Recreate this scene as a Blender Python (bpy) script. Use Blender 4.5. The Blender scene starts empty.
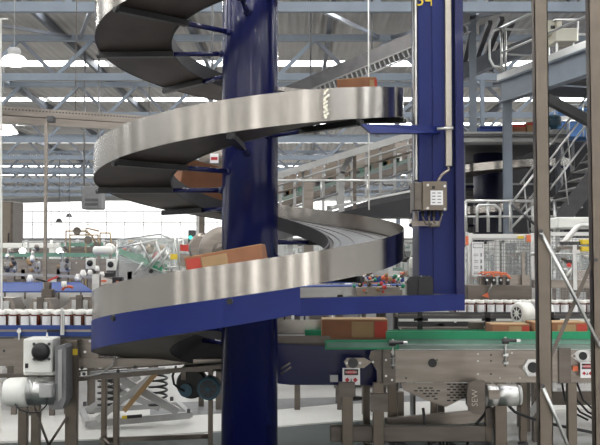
import bpy, math, random
from mathutils import Vector, Matrix
random.seed(7)
PI = math.pi
C = bpy.context.scene.collection
F = 920.0          # focal length in pixels of the 600 px wide frame
PITCH = math.atan(33.5 / F)
EYE = 1.6
CP, SP = math.cos(PITCH), math.sin(PITCH)

def P(u, v, Y):
    """the point at forward distance Y that stands at (u, v) of the 600 x 445 frame"""
    a, t = (u - 300.0) / F, (222.5 - v) / F
    k = Y / (CP - t * SP)
    return Vector((a * k, Y, EYE + k * (SP + t * CP)))
def G(u, v):
    """the floor point seen at (u, v)"""
    d = P(u, v, 10) - Vector((0, 0, EYE)); k = -EYE / d.z
    return (d.x * k, d.y * k)
def PX(u, Y): return (u - 300.0) / F * Y * 1.0
def PZ(v, Y): return P(300, v, Y).z

# ---------------------------------------------------------------- materials
def new_mat(name):
    m = bpy.data.materials.new(name); m.use_nodes = True
    nt = m.node_tree
    return m, nt, nt.nodes['Principled BSDF']
def inp(b, **kw):
    for k, v in kw.items(): b.inputs[k.replace('_', ' ')].default_value = v
def plain(name, col, rough=.5, metal=0., var=.12, scale=6., bump=0., emit=None, estr=0., spec=.5, coat=0.):
    m, nt, b = new_mat(name)
    inp(b, Roughness=rough, Metallic=metal)
    b.inputs['Specular IOR Level'].default_value = spec
    b.inputs['Coat Weight'].default_value = coat
    tc = nt.nodes.new('ShaderNodeTexCoord'); n = nt.nodes.new('ShaderNodeTexNoise')
    n.inputs['Scale'].default_value = scale; n.inputs['Detail'].default_value = 5
    nt.links.new(tc.outputs['Object'], n.inputs['Vector'])
    r = nt.nodes.new('ShaderNodeValToRGB')
    r.color_ramp.elements[0].position = .3; r.color_ramp.elements[1].position = .7
    r.color_ramp.elements[0].color = tuple(c * (1 - var) for c in col) + (1,)
    r.color_ramp.elements[1].color = tuple(min(1, c * (1 + var)) for c in col) + (1,)
    nt.links.new(n.outputs['Fac'], r.inputs['Fac']); nt.links.new(r.outputs['Color'], b.inputs['Base Color'])
    if bump:
        bp = nt.nodes.new('ShaderNodeBump'); bp.inputs['Strength'].default_value = bump; bp.inputs['Distance'].default_value = .01
        nt.links.new(n.outputs['Fac'], bp.inputs['Height']); nt.links.new(bp.outputs['Normal'], b.inputs['Normal'])
    if emit:
        b.inputs['Emission Color'].default_value = tuple(emit) + (1,); b.inputs['Emission Strength'].default_value = estr
    return m
def brushed(name, col, rough=.32, aniso=0., zscale=1., xs=40., var=.15, rot=0.):
    """stainless steel with brushing streaks at frequency xs across; low xs paints reflection streaks"""
    m, nt, b = new_mat(name)
    inp(b, Metallic=1.0, Roughness=rough)
    tc = nt.nodes.new('ShaderNodeTexCoord'); mp = nt.nodes.new('ShaderNodeMapping')
    mp.inputs['Scale'].default_value = (1, 1, xs) if xs > 1 else (2.2, 2.2, .1)  # low xs: broad vertical colour streaks imitating reflections on the rail
    n = nt.nodes.new('ShaderNodeTexNoise'); n.inputs['Scale'].default_value = 3; n.inputs['Detail'].default_value = 4
    nt.links.new(tc.outputs['Object'], mp.inputs['Vector']); nt.links.new(mp.outputs['Vector'], n.inputs['Vector'])
    r = nt.nodes.new('ShaderNodeValToRGB')
    r.color_ramp.elements[0].position = .3; r.color_ramp.elements[1].position = .7
    r.color_ramp.elements[0].color = tuple(c * (1 - var) for c in col) + (1,)
    r.color_ramp.elements[1].color = tuple(min(1, c * (1 + var)) for c in col) + (1,)
    nt.links.new(n.outputs['Fac'], r.inputs['Fac']); nt.links.new(r.outputs['Color'], b.inputs['Base Color'])
    mr = nt.nodes.new('ShaderNodeMapRange'); mr.inputs['To Min'].default_value = rough * .75; mr.inputs['To Max'].default_value = rough * 1.3
    nt.links.new(n.outputs['Fac'], mr.inputs['Value']); nt.links.new(mr.outputs['Result'], b.inputs['Roughness'])
    if aniso:
        tg = nt.nodes.new('ShaderNodeTangent'); tg.direction_type = 'RADIAL'; tg.axis = 'Z'
        b.inputs['Anisotropic'].default_value = aniso; b.inputs['Anisotropic Rotation'].default_value = rot
        nt.links.new(tg.outputs['Tangent'], b.inputs['Tangent'])
    return m

M = {}
M['rail'] = brushed('brushed_steel_rail', (.47, .44, .405), .23, .7, xs=0, var=.06, rot=.25)
M['steel'] = brushed('stainless_steel', (.30, .265, .235), .34, var=.16, xs=8)
M['steel_dark'] = brushed('dull_stainless', (.18, .158, .14), .46, var=.18, xs=5)
M['post'] = brushed('stainless_post', (.21, .18, .15), .38, var=.08, xs=3)
M['post_pale'] = brushed('tan_stainless', (.5, .46, .4), .4, var=.08, xs=3)
M['alu'] = brushed('aluminium', (.62, .62, .61), .33, var=.1, xs=4)
M['blue'] = plain('blue_paint', (.010, .020, .135), .42, var=.1, scale=3, coat=.0, spec=.3)
M['blue_dark'] = plain('blue_column_paint', (.009, .012, .085), .22, var=.08, scale=2, coat=.12)
M['under'] = plain('dark_underside', (.10, .083, .076), .5, .25, var=.2, scale=4)
M['chain'] = plain('slat_chain', (.17, .175, .185), .35, .3, var=.15, scale=20)
M['black'] = plain('black_plastic', (.012, .012, .013), .4, var=.2)
M['rubber'] = plain('black_rubber', (.02, .02, .022), .6, var=.2)
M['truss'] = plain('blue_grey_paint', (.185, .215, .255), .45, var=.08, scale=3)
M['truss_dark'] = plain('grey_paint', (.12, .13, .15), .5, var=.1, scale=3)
M['white'] = plain('white_paint', (.78, .78, .74), .4, var=.04)
M['cream'] = plain('cream_paint', (.88, .85, .70), .45, var=.04)
M['grey'] = plain('light_grey_paint', (.38, .38, .375), .5, var=.1)
M['midgrey'] = plain('mid_grey_paint', (.18, .18, .185), .5, var=.15)
M['darkgrey'] = plain('dark_grey_paint', (.075, .073, .078), .55, var=.2)
M['green'] = plain('green_plastic', (.008, .27, .12), .35, var=.08)
M['paleGreen'] = plain('pale_green_plastic', (.15, .30, .235), .45, var=.15)
M['rubbergreen'] = plain('grey_green_belt', (.19, .25, .22), .5, var=.12)
M['red'] = plain('red_plastic', (.55, .04, .03), .45, var=.1)
M['orange'] = plain('orange_plastic', (.72, .17, .07), .45, var=.1)
M['yellow'] = plain('yellow_plastic', (.75, .55, .04), .45, var=.08)
M['brass'] = plain('brass_pipe', (.42, .32, .2), .4, .5, var=.15)
M['teal'] = plain('blue_green_paint', (.05, .13, .19), .42, var=.2, scale=8)
M['midblue'] = plain('mid_blue_paint', (.06, .17, .42), .45, var=.1)
M['belt'] = plain('blue_belt', (.03, .065, .24), .75, var=.1)
M['card'] = plain('cardboard', (.30, .13, .065), .7, var=.1, scale=9, bump=.1)
M['card_light'] = plain('pale_cardboard', (.40, .26, .13), .7, var=.08, scale=9)
M['card_red'] = plain('red_print', (.5, .06, .04), .6, var=.1)
M['glass_brown'] = plain('amber_glass', (.10, .022, .01), .12, var=.1)
M['cap'] = plain('white_cap', (.85, .84, .8), .4, var=.03)
M['label'] = plain('white_label', (.82, .82, .83), .55, var=.03)
M['floor'] = plain('concrete_floor', (.42, .41, .395), .42, var=.12, scale=1.3, bump=.06)
M['slab'] = plain('pale_screed', (.62, .61, .58), .5, var=.06, scale=2)
M['greenfloor'] = plain('green_grey_floor_paint', (.032, .045, .042), .6, var=.12, scale=2)
M['wall'] = plain('white_wall', (.72, .73, .72), .7, var=.03, scale=.4)
M['sidewall'] = plain('grey_wall', (.5, .5, .5), .7, var=.06, scale=.4)
M['print'] = plain('grey_print', (.22, .22, .23), .6, var=.05)
M['signred'] = plain('sign_red', (.45, .02, .03), .5, var=.03)
M['lamp'] = plain('lamp_glass', (1, 1, 1), .5, var=0, emit=(1, .97, .9), estr=14)
M['smalllamp'] = plain('small_lamp_glass', (1, 1, 1), .5, var=0, emit=(1, .98, .94), estr=8)
M['milky'] = plain('milky_lamp_shade', (.8, .8, .78), .4, var=0, emit=(1, .98, .93), estr=1.6)
M['streak_glow'] = plain('rear_streak_glow', (.9, .9, .9), .5, var=0, emit=(1, .98, .95), estr=9)  # glow of the panels added behind the camera
M['greenled'] = plain('green_led', (.1, .8, .6), .4, var=0, emit=(.05, .8, .55), estr=1.2)
M['screen'] = plain('display_screen', (.3, .32, .35), .4, var=0, emit=(.6, .68, .75), estr=.8)
M['skylight'] = plain('translucent_sheet', (.9, .9, .9), .6, var=.0, emit=(.95, .98, 1), estr=9)
M['daylight'] = plain('daylit_glazing', (.9, .9, .9), .5, var=.0, emit=(1, 1, 1), estr=1.6)
def poly_mat():
    m, nt, b = new_mat('clear_polycarbonate')
    inp(b, Base_Color=(.75, .8, .78, 1), Roughness=.15, IOR=1.3, Alpha=.22)
    return m
M['clear'] = poly_mat()
def roof_mat():
    m, nt, b = new_mat('corrugated_roof')
    inp(b, Roughness=.55, Metallic=.15)
    tc = nt.nodes.new('ShaderNodeTexCoord'); w = nt.nodes.new('ShaderNodeTexWave'); n = nt.nodes.new('ShaderNodeTexNoise')
    w.bands_direction = 'X'; w.inputs['Scale'].default_value = 1.6; n.inputs['Scale'].default_value = .7; n.inputs['Detail'].default_value = 4
    nt.links.new(tc.outputs['Object'], w.inputs['Vector']); nt.links.new(tc.outputs['Object'], n.inputs['Vector'])
    r = nt.nodes.new('ShaderNodeValToRGB'); r.color_ramp.elements[0].color = (.32, .305, .29, 1); r.color_ramp.elements[1].color = (.52, .50, .475, 1)
    nt.links.new(n.outputs['Fac'], r.inputs['Fac']); nt.links.new(r.outputs['Color'], b.inputs['Base Color'])
    bp = nt.nodes.new('ShaderNodeBump'); bp.inputs['Strength'].default_value = .6; bp.inputs['Distance'].default_value = .05
    nt.links.new(w.outputs['Fac'], bp.inputs['Height']); nt.links.new(bp.outputs['Normal'], b.inputs['Normal'])
    return m
M['roof'] = roof_mat()
M['navy'] = plain('dark_navy_paint', (.008, .01, .035), .4, var=.1)
M['rearwall'] = plain('dim_rear_wall', (.36, .345, .33), .7, var=.06, scale=.4)
M['shade_black'] = plain('near_black_shade', (.018, .018, .022), .6, var=.2)  # near-black tone that puts deep shade into the colour

# ---------------------------------------------------------------- mesh builder
class MB:
    def __init__(s): s.v = []; s.f = []; s.m = []; s.sm = []
    def add(s, vs, fs, mi=0, smooth=False):
        o = len(s.v); s.v += [tuple(v) for v in vs]
        for f in fs: s.f.append(tuple(i + o for i in f)); s.m.append(mi); s.sm.append(smooth)
        return s
    def hexa(s, p, mi=0):      # p: 8 points, bottom loop then top loop
        return s.add(p, [(0, 3, 2, 1), (4, 5, 6, 7), (0, 1, 5, 4), (1, 2, 6, 5), (2, 3, 7, 6), (3, 0, 4, 7)], mi)
    def box(s, x0, x1, y0, y1, z0, z1, mi=0, c=0.):
        if x0 > x1: x0, x1 = x1, x0
        if y0 > y1: y0, y1 = y1, y0
        if z0 > z1: z0, z1 = z1, z0
        if not c:
            return s.hexa([(x0, y0, z0), (x1, y0, z0), (x1, y1, z0), (x0, y1, z0), (x0, y0, z1), (x1, y0, z1), (x1, y1, z1), (x0, y1, z1)], mi)
        # chamfered vertical and horizontal edges: stacked octagons
        c = min(c, (x1 - x0) * .45, (y1 - y0) * .45, (z1 - z0) * .45)
        def ring(z, i):
            return [(x0 + i + c, y0 + i, z), (x1 - i - c, y0 + i, z), (x1 - i, y0 + i + c, z), (x1 - i, y1 - i - c, z), (x1 - i - c, y1 - i, z), (x0 + i + c, y1 - i, z), (x0 + i, y1 - i - c, z), (x0 + i, y0 + i + c, z)]
        cc = c * .6
        vs = ring(z0, cc) + ring(z0 + cc, 0) + ring(z1 - cc, 0) + ring(z1, cc)
        fs = [tuple(range(7, -1, -1)), tuple(range(24, 32))]
        for k in range(3):
            for i in range(8): j = (i + 1) % 8; fs.append((k * 8 + i, k * 8 + j, k * 8 + 8 + j, k * 8 + 8 + i))
        return s.add(vs, fs, mi)
    def fbox(s, u0, v0, u1, v1, Y, d, mi=0, c=0.):
        return s.box(PX2(u0, (v0 + v1) / 2, Y), PX2(u1, (v0 + v1) / 2, Y), Y, Y + d, PZ(v1, Y), PZ(v0, Y), mi, c)
    def bar(s, a, b, w, h=None, mi=0, up=None):
        a, b = Vector(a), Vector(b); h = w if h is None else h
        d = (b - a).normalized(); up = Vector(up) if up else (Vector((0, 0, 1)) if abs(d.z) < .95 else Vector((0, 1, 0)))
        sd = d.cross(up).normalized() * (w / 2); q = sd.cross(d).normalized() * (h / 2)
        return s.hexa([a - sd - q, a + sd - q, b + sd - q, b - sd - q, a - sd + q, a + sd + q, b + sd + q, b - sd + q], mi)
    def tube(s, pts, r, n=8, mi=0, caps=True, closed=False):
        pts = [Vector(p) for p in pts]; N = len(pts); vs = []; fs = []
        prev = None
        for i, p in enumerate(pts):
            if closed: d = (pts[(i + 1) % N] - pts[i - 1]).normalized()
            elif i == 0: d = (pts[1] - p).normalized()
            elif i == N - 1: d = (p - pts[i - 1]).normalized()
            else: d = ((pts[i + 1] - p).normalized() + (p - pts[i - 1]).normalized()).normalized()
            if prev is None:
                up = Vector((0, 0, 1)) if abs(d.z) < .9 else Vector((0, 1, 0))
                x = d.cross(up).normalized()
            else:
                x = (prev - d * prev.dot(d)).normalized()
            prev = x; y = d.cross(x)
            rr = r[i] if isinstance(r, (list, tuple)) else r
            for k in range(n):
                a = 2 * PI * k / n; vs.append(p + x * rr * math.cos(a) + y * rr * math.sin(a))
        for i in range(N if closed else N - 1):
            for k in range(n):
                k2 = (k + 1) % n; j = (i + 1) % N
                fs.append((i * n + k, i * n + k2, j * n + k2, j * n + k))
        s.add(vs, fs, mi, True)
        if caps and not closed:
            o = len(s.v) - len(vs)
            s.f.append(tuple(o + k for k in range(n - 1, -1, -1))); s.m.append(mi); s.sm.append(False)
            s.f.append(tuple(o + (N - 1) * n + k for k in range(n))); s.m.append(mi); s.sm.append(False)
        return s
    def lathe(s, prof, a, d, n=20, mi=0, smooth=True):
        """prof: (radius, distance along d) from a; adjacent pairs joined"""
        a, d = Vector(a), Vector(d).normalized()
        up = Vector((0, 0, 1)) if abs(d.z) < .9 else Vector((1, 0, 0))
        x = d.cross(up).normalized(); y = d.cross(x); vs = []; fs = []
        for (r, t) in prof:
            for k in range(n):
                an = 2 * PI * k / n; vs.append(a + d * t + x * r * math.cos(an) + y * r * math.sin(an))
        for i in range(len(prof) - 1):
            for k in range(n):
                k2 = (k + 1) % n; fs.append((i * n + k, i * n + k2, (i + 1) * n + k2, (i + 1) * n + k))
        s.add(vs, fs, mi, smooth)
        o = len(s.v) - len(vs); m = len(prof) - 1
        s.f.append(tuple(o + k for k in range(n - 1, -1, -1))); s.m.append(mi); s.sm.append(False)
        s.f.append(tuple(o + m * n + k for k in range(n))); s.m.append(mi); s.sm.append(False)
        return s
    def cyl(s, a, b, r, n=16, mi=0):
        a, b = Vector(a), Vector(b); L = (b - a).length
        c = min(r * .12, L * .2)
        return s.lathe([(r - c, 0), (r, 0), (r, 0), (r, L), (r, L), (r - c, L)], a, b - a, n, mi)
    def prism(s, pts, ext, mi=0):
        pts = [Vector(p) for p in pts]; e = Vector(ext); n = len(pts)
        fs = [tuple(range(n)), tuple(range(2 * n - 1, n - 1, -1))]
        for i in range(n): j = (i + 1) % n; fs.append((i, i + n, j + n, j))
        return s.add(pts + [p + e for p in pts], fs, mi)
    def ring(s, c, r0, r1, za, zb, t0, t1, n, mi=0, smooth=True):
        """helical strip of rectangular section; za, zb(t) heights; t in turns"""
        vs = []; fs = []
        for i in range(n + 1):
            t = t0 + (t1 - t0) * i / n; a = PI + 2 * PI * t
            z0, z1 = za(t), zb(t)
            for (r, z) in ((r0, z0), (r1, z0), (r1, z1), (r0, z1)): vs.append((c[0] + r * math.cos(a), c[1] + r * math.sin(a), z))
        # separate vertices for each side keep the edges crisp
        for side in range(4):
            o = len(s.v); a1, b1 = side, (side + 1) % 4
            vv = []
            for i in range(n + 1): vv += [vs[i * 4 + a1], vs[i * 4 + b1]]
            s.add(vv, [(2 * i, 2 * i + 1, 2 * i + 3, 2 * i + 2) for i in range(n)], mi, smooth)
        s.add(vs[:4], [(3, 2, 1, 0)], mi); s.add(vs[-4:], [(0, 1, 2, 3)], mi)
        return s
    def build(s, name, mats, parent=None, label=None, root=None, kind=None):
        me = bpy.data.meshes.new(name)
        off = Vector((0, 0, 0))
        if parent is not None: off = Vector(parent['_o']) if '_o' in parent.keys() else OFF[parent.name]
        me.from_pydata([tuple(Vector(v) - off) for v in s.v], [], s.f)
        if not isinstance(mats, (list, tuple)): mats = [mats]
        for m in mats: me.materials.append(M[m] if isinstance(m, str) else m)
        me.polygons.foreach_set('material_index', s.m); me.polygons.foreach_set('use_smooth', s.sm)
        me.update()
        o = bpy.data.objects.new(name, me); C.objects.link(o)
        OFF[o.name] = off
        if parent is not None: o.parent = parent
        if label: o['label'] = label
        if kind: o['kind'] = kind
        return o
OFF = {}
def PX2(u, v, Y): return P(u, v, Y).x

def thing(name, label, cat, loc=(0, 0, 0), group=None):
    o = bpy.data.objects.new(name, None); C.objects.link(o); o.location = loc
    o.empty_display_size = .1
    OFF[o.name] = Vector(loc)
    o['label'] = label; o['category'] = cat
    if group: o['group'] = group
    return o
def solo(mb, name, mats, label, cat, group=None):
    o = mb.build(name, mats); o['label'] = label; o['category'] = cat
    if group: o['group'] = group
    # put the origin at the base of the thing
    xs = [v[0] for v in mb.v]; ys = [v[1] for v in mb.v]; zs = [v[2] for v in mb.v]
    c = Vector(((min(xs) + max(xs)) / 2, (min(ys) + max(ys)) / 2, min(zs)))
    o.data.transform(Matrix.Translation(-c)); o.location = c; OFF[o.name] = Vector(c)
    return o
def struct(mb, name, mats):
    o = mb.build(name, mats); o['kind'] = 'structure'; return o
def part(parent, name, mats, fn, label=None):
    mb = MB(); fn(mb); return mb.build(name, mats, parent, label)
def dup(root, loc, label=None, group=None, rz=None):
    r = root.copy(); C.objects.link(r); r.location = loc; OFF[r.name] = Vector(loc)
    if rz is not None: r.rotation_euler.z = rz
    if label: r['label'] = label
    if group: r['group'] = group
    for ch in list(root.children):
        c = ch.copy(); C.objects.link(c); c.parent = r
        for g in list(ch.children):
            d = g.copy(); C.objects.link(d); d.parent = c
    return r
def text(parent, s, loc, size, mat, rot=(PI / 2, 0, 0), name='lettering', ext=.0005):
    cu = bpy.data.curves.new(name, 'FONT'); cu.body = s; cu.size = size; cu.align_x = 'CENTER'; cu.align_y = 'CENTER'; cu.extrude = ext
    cu.materials.append(M[mat]); cu.resolution_u = 2
    tmp = bpy.data.objects.new('tmp_text', cu); C.objects.link(tmp); bpy.context.view_layer.update()
    me = bpy.data.meshes.new_from_object(tmp.evaluated_get(bpy.context.evaluated_depsgraph_get()))
    bpy.data.objects.remove(tmp)
    o = bpy.data.objects.new(name, me); C.objects.link(o); o.parent = parent
    o.location = Vector(loc) - OFF[parent.name]; o.rotation_euler = rot
    return o

# ---------------------------------------------------------------- camera, world, render settings
cam = bpy.data.cameras.new('camera'); co = bpy.data.objects.new('camera', cam); C.objects.link(co)
cam.sensor_width = 36; cam.lens = 36 * F / 600; co.location = (0, 0, EYE); co.rotation_euler = (PI / 2 + PITCH, 0, 0)
cam.clip_end = 300
sc = bpy.context.scene; sc.camera = co
sc.view_settings.view_transform = 'Standard'; sc.view_settings.look = 'None'; sc.view_settings.gamma = 1; sc.view_settings.exposure = 0.0
sc.view_settings.use_curve_mapping = False
w = bpy.data.worlds.new('world'); sc.world = w; w.use_nodes = True
w.node_tree.nodes['Background'].inputs['Color'].default_value = (.97, .98, 1, 1)
w.node_tree.nodes['Background'].inputs['Strength'].default_value = .75
for ix in range(-2, 3):  # added grid of lights without fixtures, brightens the whole hall
    for iy in range(-2, 10):
        la = bpy.data.lights.new('hall_fill_light', 'AREA'); la.shape = 'DISK'; la.size = .5; la.energy = 62; la.color = (1, .965, .90)
        lo = bpy.data.objects.new('hall_fill_light', la); C.objects.link(lo); lo.location = (ix * 5.2 + 1.2, iy * 6.1 + 5, 6.6)
sc.cycles.use_denoising = True
sc.cycles.max_bounces = 6; sc.cycles.diffuse_bounces = 4
# ================================================================ THE BUILDING
RX0, RX1 = -30, 34
RY0 = -16
SKY = [-10.2, -4.1, 2.0, 8.1, 14.2, 20.3, 26.4, 32.5, 38.6, 44.7, 50.8, 56.9, 63.0]   # translucent roof sheets, one per bay
ZR = 7.15
struct(MB().box(RX0, RX1, RY0, 72, -.2, 0), 'floor', 'floor')
# paler screed beyond the machines and the green-grey painted lane they stand on
def flat(pts, z=.004): return [(x, y, z) for x, y in pts]
g = [(-8, -2), (1.3, -2), G(495, 445), G(495, 414.3), G(400, 419), G(330, 423.5), G(230, 432), G(90, 441), (-8, 7.0)]
struct(MB().prism([(x, y, .0005) for x, y in g], (0, 0, .004)), 'floor_painted_lane', 'greenfloor')
b0 = [(-9, 7.3), G(90, 440), G(230, 431), G(330, 422.5), G(400, 418), G(500, 413), G(640, 407), G(640, 398), G(420, 402), G(330, 405), G(200, 409), (-9, 9.2)]
struct(MB().prism([(x, y, .0005) for x, y in b0], (0, 0, .006)), 'floor_pale_screed', 'slab')
s0 = [G(150, 404), G(280, 399.5), G(330, 398), G(420, 396), G(640, 392), G(640, 398), G(420, 402), G(330, 405), G(280, 410), G(150, 419)]
struct(MB().prism([(x, y, .0005) for x, y in s0[::-1]], (0, 0, .008)), 'floor_grey_strip', 'midgrey')
def roof():
    mb = MB(); ys = [RY0]
    for s_ in SKY: ys += [s_ - .4, s_ + .4]
    ys.append(72)
    for i in range(0, len(ys), 2): mb.box(RX0, RX1, ys[i], ys[i + 1], ZR, ZR + .08)
    return mb
struct(roof(), 'ceiling', 'roof')
for i, s_ in enumerate(SKY):
    mb = MB(); x = RX0
    while x < RX1 - .1:
        mb.box(x + .12, min(x + 3.5, RX1) - .12, s_ - .37, s_ + .37, ZR + .02, ZR + .05); x += 3.5
    struct(mb, 'window_%d' % (i + 1), 'skylight')
# back wall with its long glazed band; the eaves trim falls a little to one side as in the photo
struct(MB().box(RX0, RX1, 72, 72.2, 0, ZR), 'wall_back', 'wall')
struct(MB().box(RX0, RX0 - .2, RY0, 72, 0, ZR), 'wall_left', 'sidewall')
struct(MB().box(RX1, RX1 + .2, RY0, 72, 0, ZR), 'wall_right', 'sidewall')
def glaz(x0, x1, z0, z1, n):
    mb = MB(); p = (x1 - x0) / n
    for i in range(n): mb.box(x0 + i * p + .03, x0 + (i + 1) * p - .03, 71.9, 71.95, z0, z1)
    return mb
gw = struct(glaz(-25, 20, 2.6, 5.9, 18), 'window_20', 'daylight')
mb = MB()
for z in (2.5, 4.2, 5.95): mb.box(-25, 20, 71.82, 71.9, z - .04, z + .04)
mb.build('window_frame', 'white', gw)
# wall behind the camera with glowing panels added for rail streaks and frontal light
struct(MB().box(RX0, RX1, RY0 - .2, RY0, 0, ZR), 'wall_rear', 'rearwall')
for q, (x0, x1) in enumerate(((-25, -23.8), (-17, -16.2), (-11, -10.4), (-6.6, -6.1), (-2.4, -2.0), (1.8, 2.9), (7.5, 8.0), (13, 13.8), (19, 21), (26, 27))):
    o = struct(MB().box(x0, x1, RY0 + .02, RY0 + .06, .3, 4.6), 'window_%d' % (21 + q), 'streak_glow')
    mb = MB()
    for z in (.3, 1.8, 3.2, 4.6): mb.box(x0, x1, RY0 + .06, RY0 + .12, z - .04, z + .04)
    mb.build('window_frame', 'grey', o)
struct(MB().bar((-30, 71.6, 5.7), (34, 71.6, 7.3), .3, .35), 'trim_1', 'grey')

# roof trusses, 6.1 m apart, across the picture
TY = [9.7, 15.8, 22.0, 28.0, 34.1, 40.2, 46.3, 52.4, 58.5, 64.6]
ZB, ZT = 5.82, 6.92
ORD = ['first', 'second', 'third', 'fourth', 'fifth', 'sixth', 'seventh', 'eighth', 'ninth', 'tenth']
for i, Y in enumerate(TY):
    if i == 0: continue
    n = ORD[i - 1]
    hw = min(.36 * Y + 4, 27)
    t = thing('roof_truss', 'blue-grey zigzag roof truss, %s one back from the spiral conveyor' % n, 'roof truss', (0, Y, ZB), 'roof trusses')
    k = .17 if i < 4 else .2
    part(t, 'bottom_chord', 'truss', lambda m: m.box(-hw, hw, Y - .06, Y + .06, ZB, ZB + k))
    part(t, 'top_chord', 'truss', lambda m: (m.box(-hw, hw, Y - .08, Y + .08, ZT - .15, ZT)))
    pan = 1.78; x0 = P(352, 80, 22).x
    j0 = int((-hw - x0) / pan); j1 = int((hw - x0) / pan)
    for j in range(j0, j1):
        xa = x0 + j * pan
        if i <= 5:
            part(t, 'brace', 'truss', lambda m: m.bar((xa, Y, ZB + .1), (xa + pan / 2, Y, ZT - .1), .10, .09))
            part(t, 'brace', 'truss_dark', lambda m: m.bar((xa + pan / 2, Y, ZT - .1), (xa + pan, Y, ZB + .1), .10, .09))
        elif abs(xa) < .34 * Y:
            part(t, 'brace', 'truss_dark', lambda m: (m.bar((xa, Y, ZB + .1), (xa + pan / 2, Y, ZT - .1), .1, .1), m.bar((xa + pan / 2, Y, ZT - .1), (xa + pan, Y, ZB + .1), .1, .1)))
# purlins and sloping tie bars between the trusses
px = [-12.5, -9.2, -5.9, -2.6, .7, 4.0, 7.3, 10.6]
for k, x in enumerate(px):
    o = struct(MB().box(x - .05, x + .05, 10, 71, ZR - .2, ZR), 'ceiling_beam', 'truss_dark')
tie = 0
for i in range(1, len(TY) - 2):
    for x in [q for q in (-7.2, -3.6, .2, 3.9, 7.6) if abs(q) < .33 * TY[i + 1] + 1]:
        tie += 1
        s_ = 1 if (tie % 2) else -1
        o = struct(MB().bar((x, TY[i], ZB + .12), (x + s_ * 1.7, TY[i + 1], ZT - .05), .07, .07), 'ceiling_beam', 'truss_dark' if tie % 3 else 'truss')

# high-bay lamps
lamps = [(14, 64, 15.2, .25), (3, 133, 26, .42), (200, 155, 40, .4)]
def lamp(u, v, Y, r, lab):
    p = P(u, v, Y)
    t = thing('high_bay_lamp', lab, 'lamp', p, 'high bay lamps')
    part(t, 'housing', 'grey', lambda m: m.lathe([(r * .35, r * 1.05), (r * .42, r * .95), (r * .42, r * .62), (r * .3, r * .55)], p, (0, 0, 1)))
    part(t, 'reflector', 'milky', lambda m: m.lathe([(r * .3, r * .6), (r * .62, r * .5), (r * .9, r * .2), (r, 0), (r * .97, .0), (r * .85, r * .2), (r * .5, r * .48)], p, (0, 0, 1)))
    part(t, 'bulb', 'lamp', lambda m: m.lathe([(.02, -r * .12), (r * .5, -r * .1), (r * .8, 0), (r * .8, r * .1), (.02, r * .12)], p, (0, 0, 1)))
    part(t, 'suspension_wire', 'grey', lambda m: m.tube([p + Vector((0, 0, r)), (p.x, p.y, ZR)], .008, 5))
    return t
labs = ['glowing high bay lamp hanging above the perforated cable tray', 'glowing high bay lamp seen just under the perforated cable tray',
        'far high bay lamp seen between the two upper turns of the spiral']
for (u, v, Y, r), l in zip(lamps, labs): lamp(u, v, Y, r, l)
# small far pendants in front of the bright back wall
for (u, v, Y) in ((59, 222, 50), (69, 217, 52), (207, 200, 52)):
    p = P(u, v, Y)
    t = thing('pendant_lamp', 'tiny dark pendant lamp hanging before the bright back wall, %s' % {59: 'lower of the two close together', 69: 'upper of the two close together', 207: 'alone beside the blue column'}[u], 'lamp', p, 'pendant lamps')
    part(t, 'lamp_shade', 'darkgrey', lambda m: m.lathe([(.05, .2), (.1, .18), (.2, 0), (.18, 0)], p, (0, 0, 1)))
    part(t, 'suspension_wire', 'darkgrey', lambda m: m.tube([p + Vector((0, 0, .3)), (p.x, p.y, ZR)], .02, 4))
# ================================================================ THE SPIRAL CONVEYOR
SX, SY = -.376, 6.9
R, RI, PIT = 1.15, .60, 1.035
def zb(t): return 1.098 + PIT * t
def depth(t): return .22 - .16 * t
spiral = thing('spiral_conveyor', 'tall spiral conveyor with brushed steel guard rail winding round a dark blue column', 'conveyor', (SX, SY, 0))
c = (SX, SY)
T0, T1 = -.25, 2.95
part(spiral, 'column', 'blue_dark', lambda m: m.lathe([(.21, 0), (.21, 4.4), (.2, 4.42)], (SX, SY, 0), (0, 0, 1), 48))
part(spiral, 'column_base', 'blue_dark', lambda m: (m.cyl((SX, SY, 0), (SX, SY, .025), .34, 32), [m.cyl((SX + .29 * math.cos(a), SY + .29 * math.sin(a), .02), (SX + .29 * math.cos(a), SY + .29 * math.sin(a), .06), .018, 6) for a in [k * PI / 4 for k in range(8)]]))
part(spiral, 'deck', ['under', 'chain'], lambda m: (m.ring(c, RI, R - .004, zb, lambda t: zb(t) + .07, T0, T1, 220, 0), m.ring(c, RI + .03, R - .03, lambda t: zb(t) + .07, lambda t: zb(t) + .082, T0, T1, 220, 1)), 'deck of dark slats with a dull dark underside')
part(spiral, 'outer_rail', 'rail', lambda m: m.ring(c, R - .003, R, lambda t: zb(t) - .005, lambda t: zb(t) + .205, T0, T1, 560), 'brushed stainless outer guard rail')
part(spiral, 'inner_lip', 'darkgrey', lambda m: m.ring(c, RI - .012, RI, lambda t: zb(t) - .01, lambda t: zb(t) + .10, T0, T1, 220))
part(spiral, 'skirt', 'blue', lambda m: m.ring(c, R - .002, R + .005, lambda t: zb(t) - depth(t) - .004, lambda t: zb(t) - .006, -.25, .303, 80), 'blue outer skirt under the rail')
part(spiral, 'inner_skirt', 'rubber', lambda m: m.ring(c, RI - .02, RI - .012, lambda t: zb(t) - depth(t), lambda t: zb(t) + .0, -.25, .10, 60))
part(spiral, 'underpan', 'steel_dark', lambda m: m.ring(c, RI - .01, R - .004, lambda t: zb(t) - depth(t) - .002, lambda t: zb(t) - depth(t) + .004, -.25, .16, 60), 'grey underpan of the lowest turn')
for rr in (.68, .78, .97, 1.07): part(spiral, 'wear_strip', 'midgrey', lambda m: m.ring(c, rr - .006, rr + .006, lambda t: zb(t) + .08, lambda t: zb(t) + .0865, T0, T1, 220))
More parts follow.
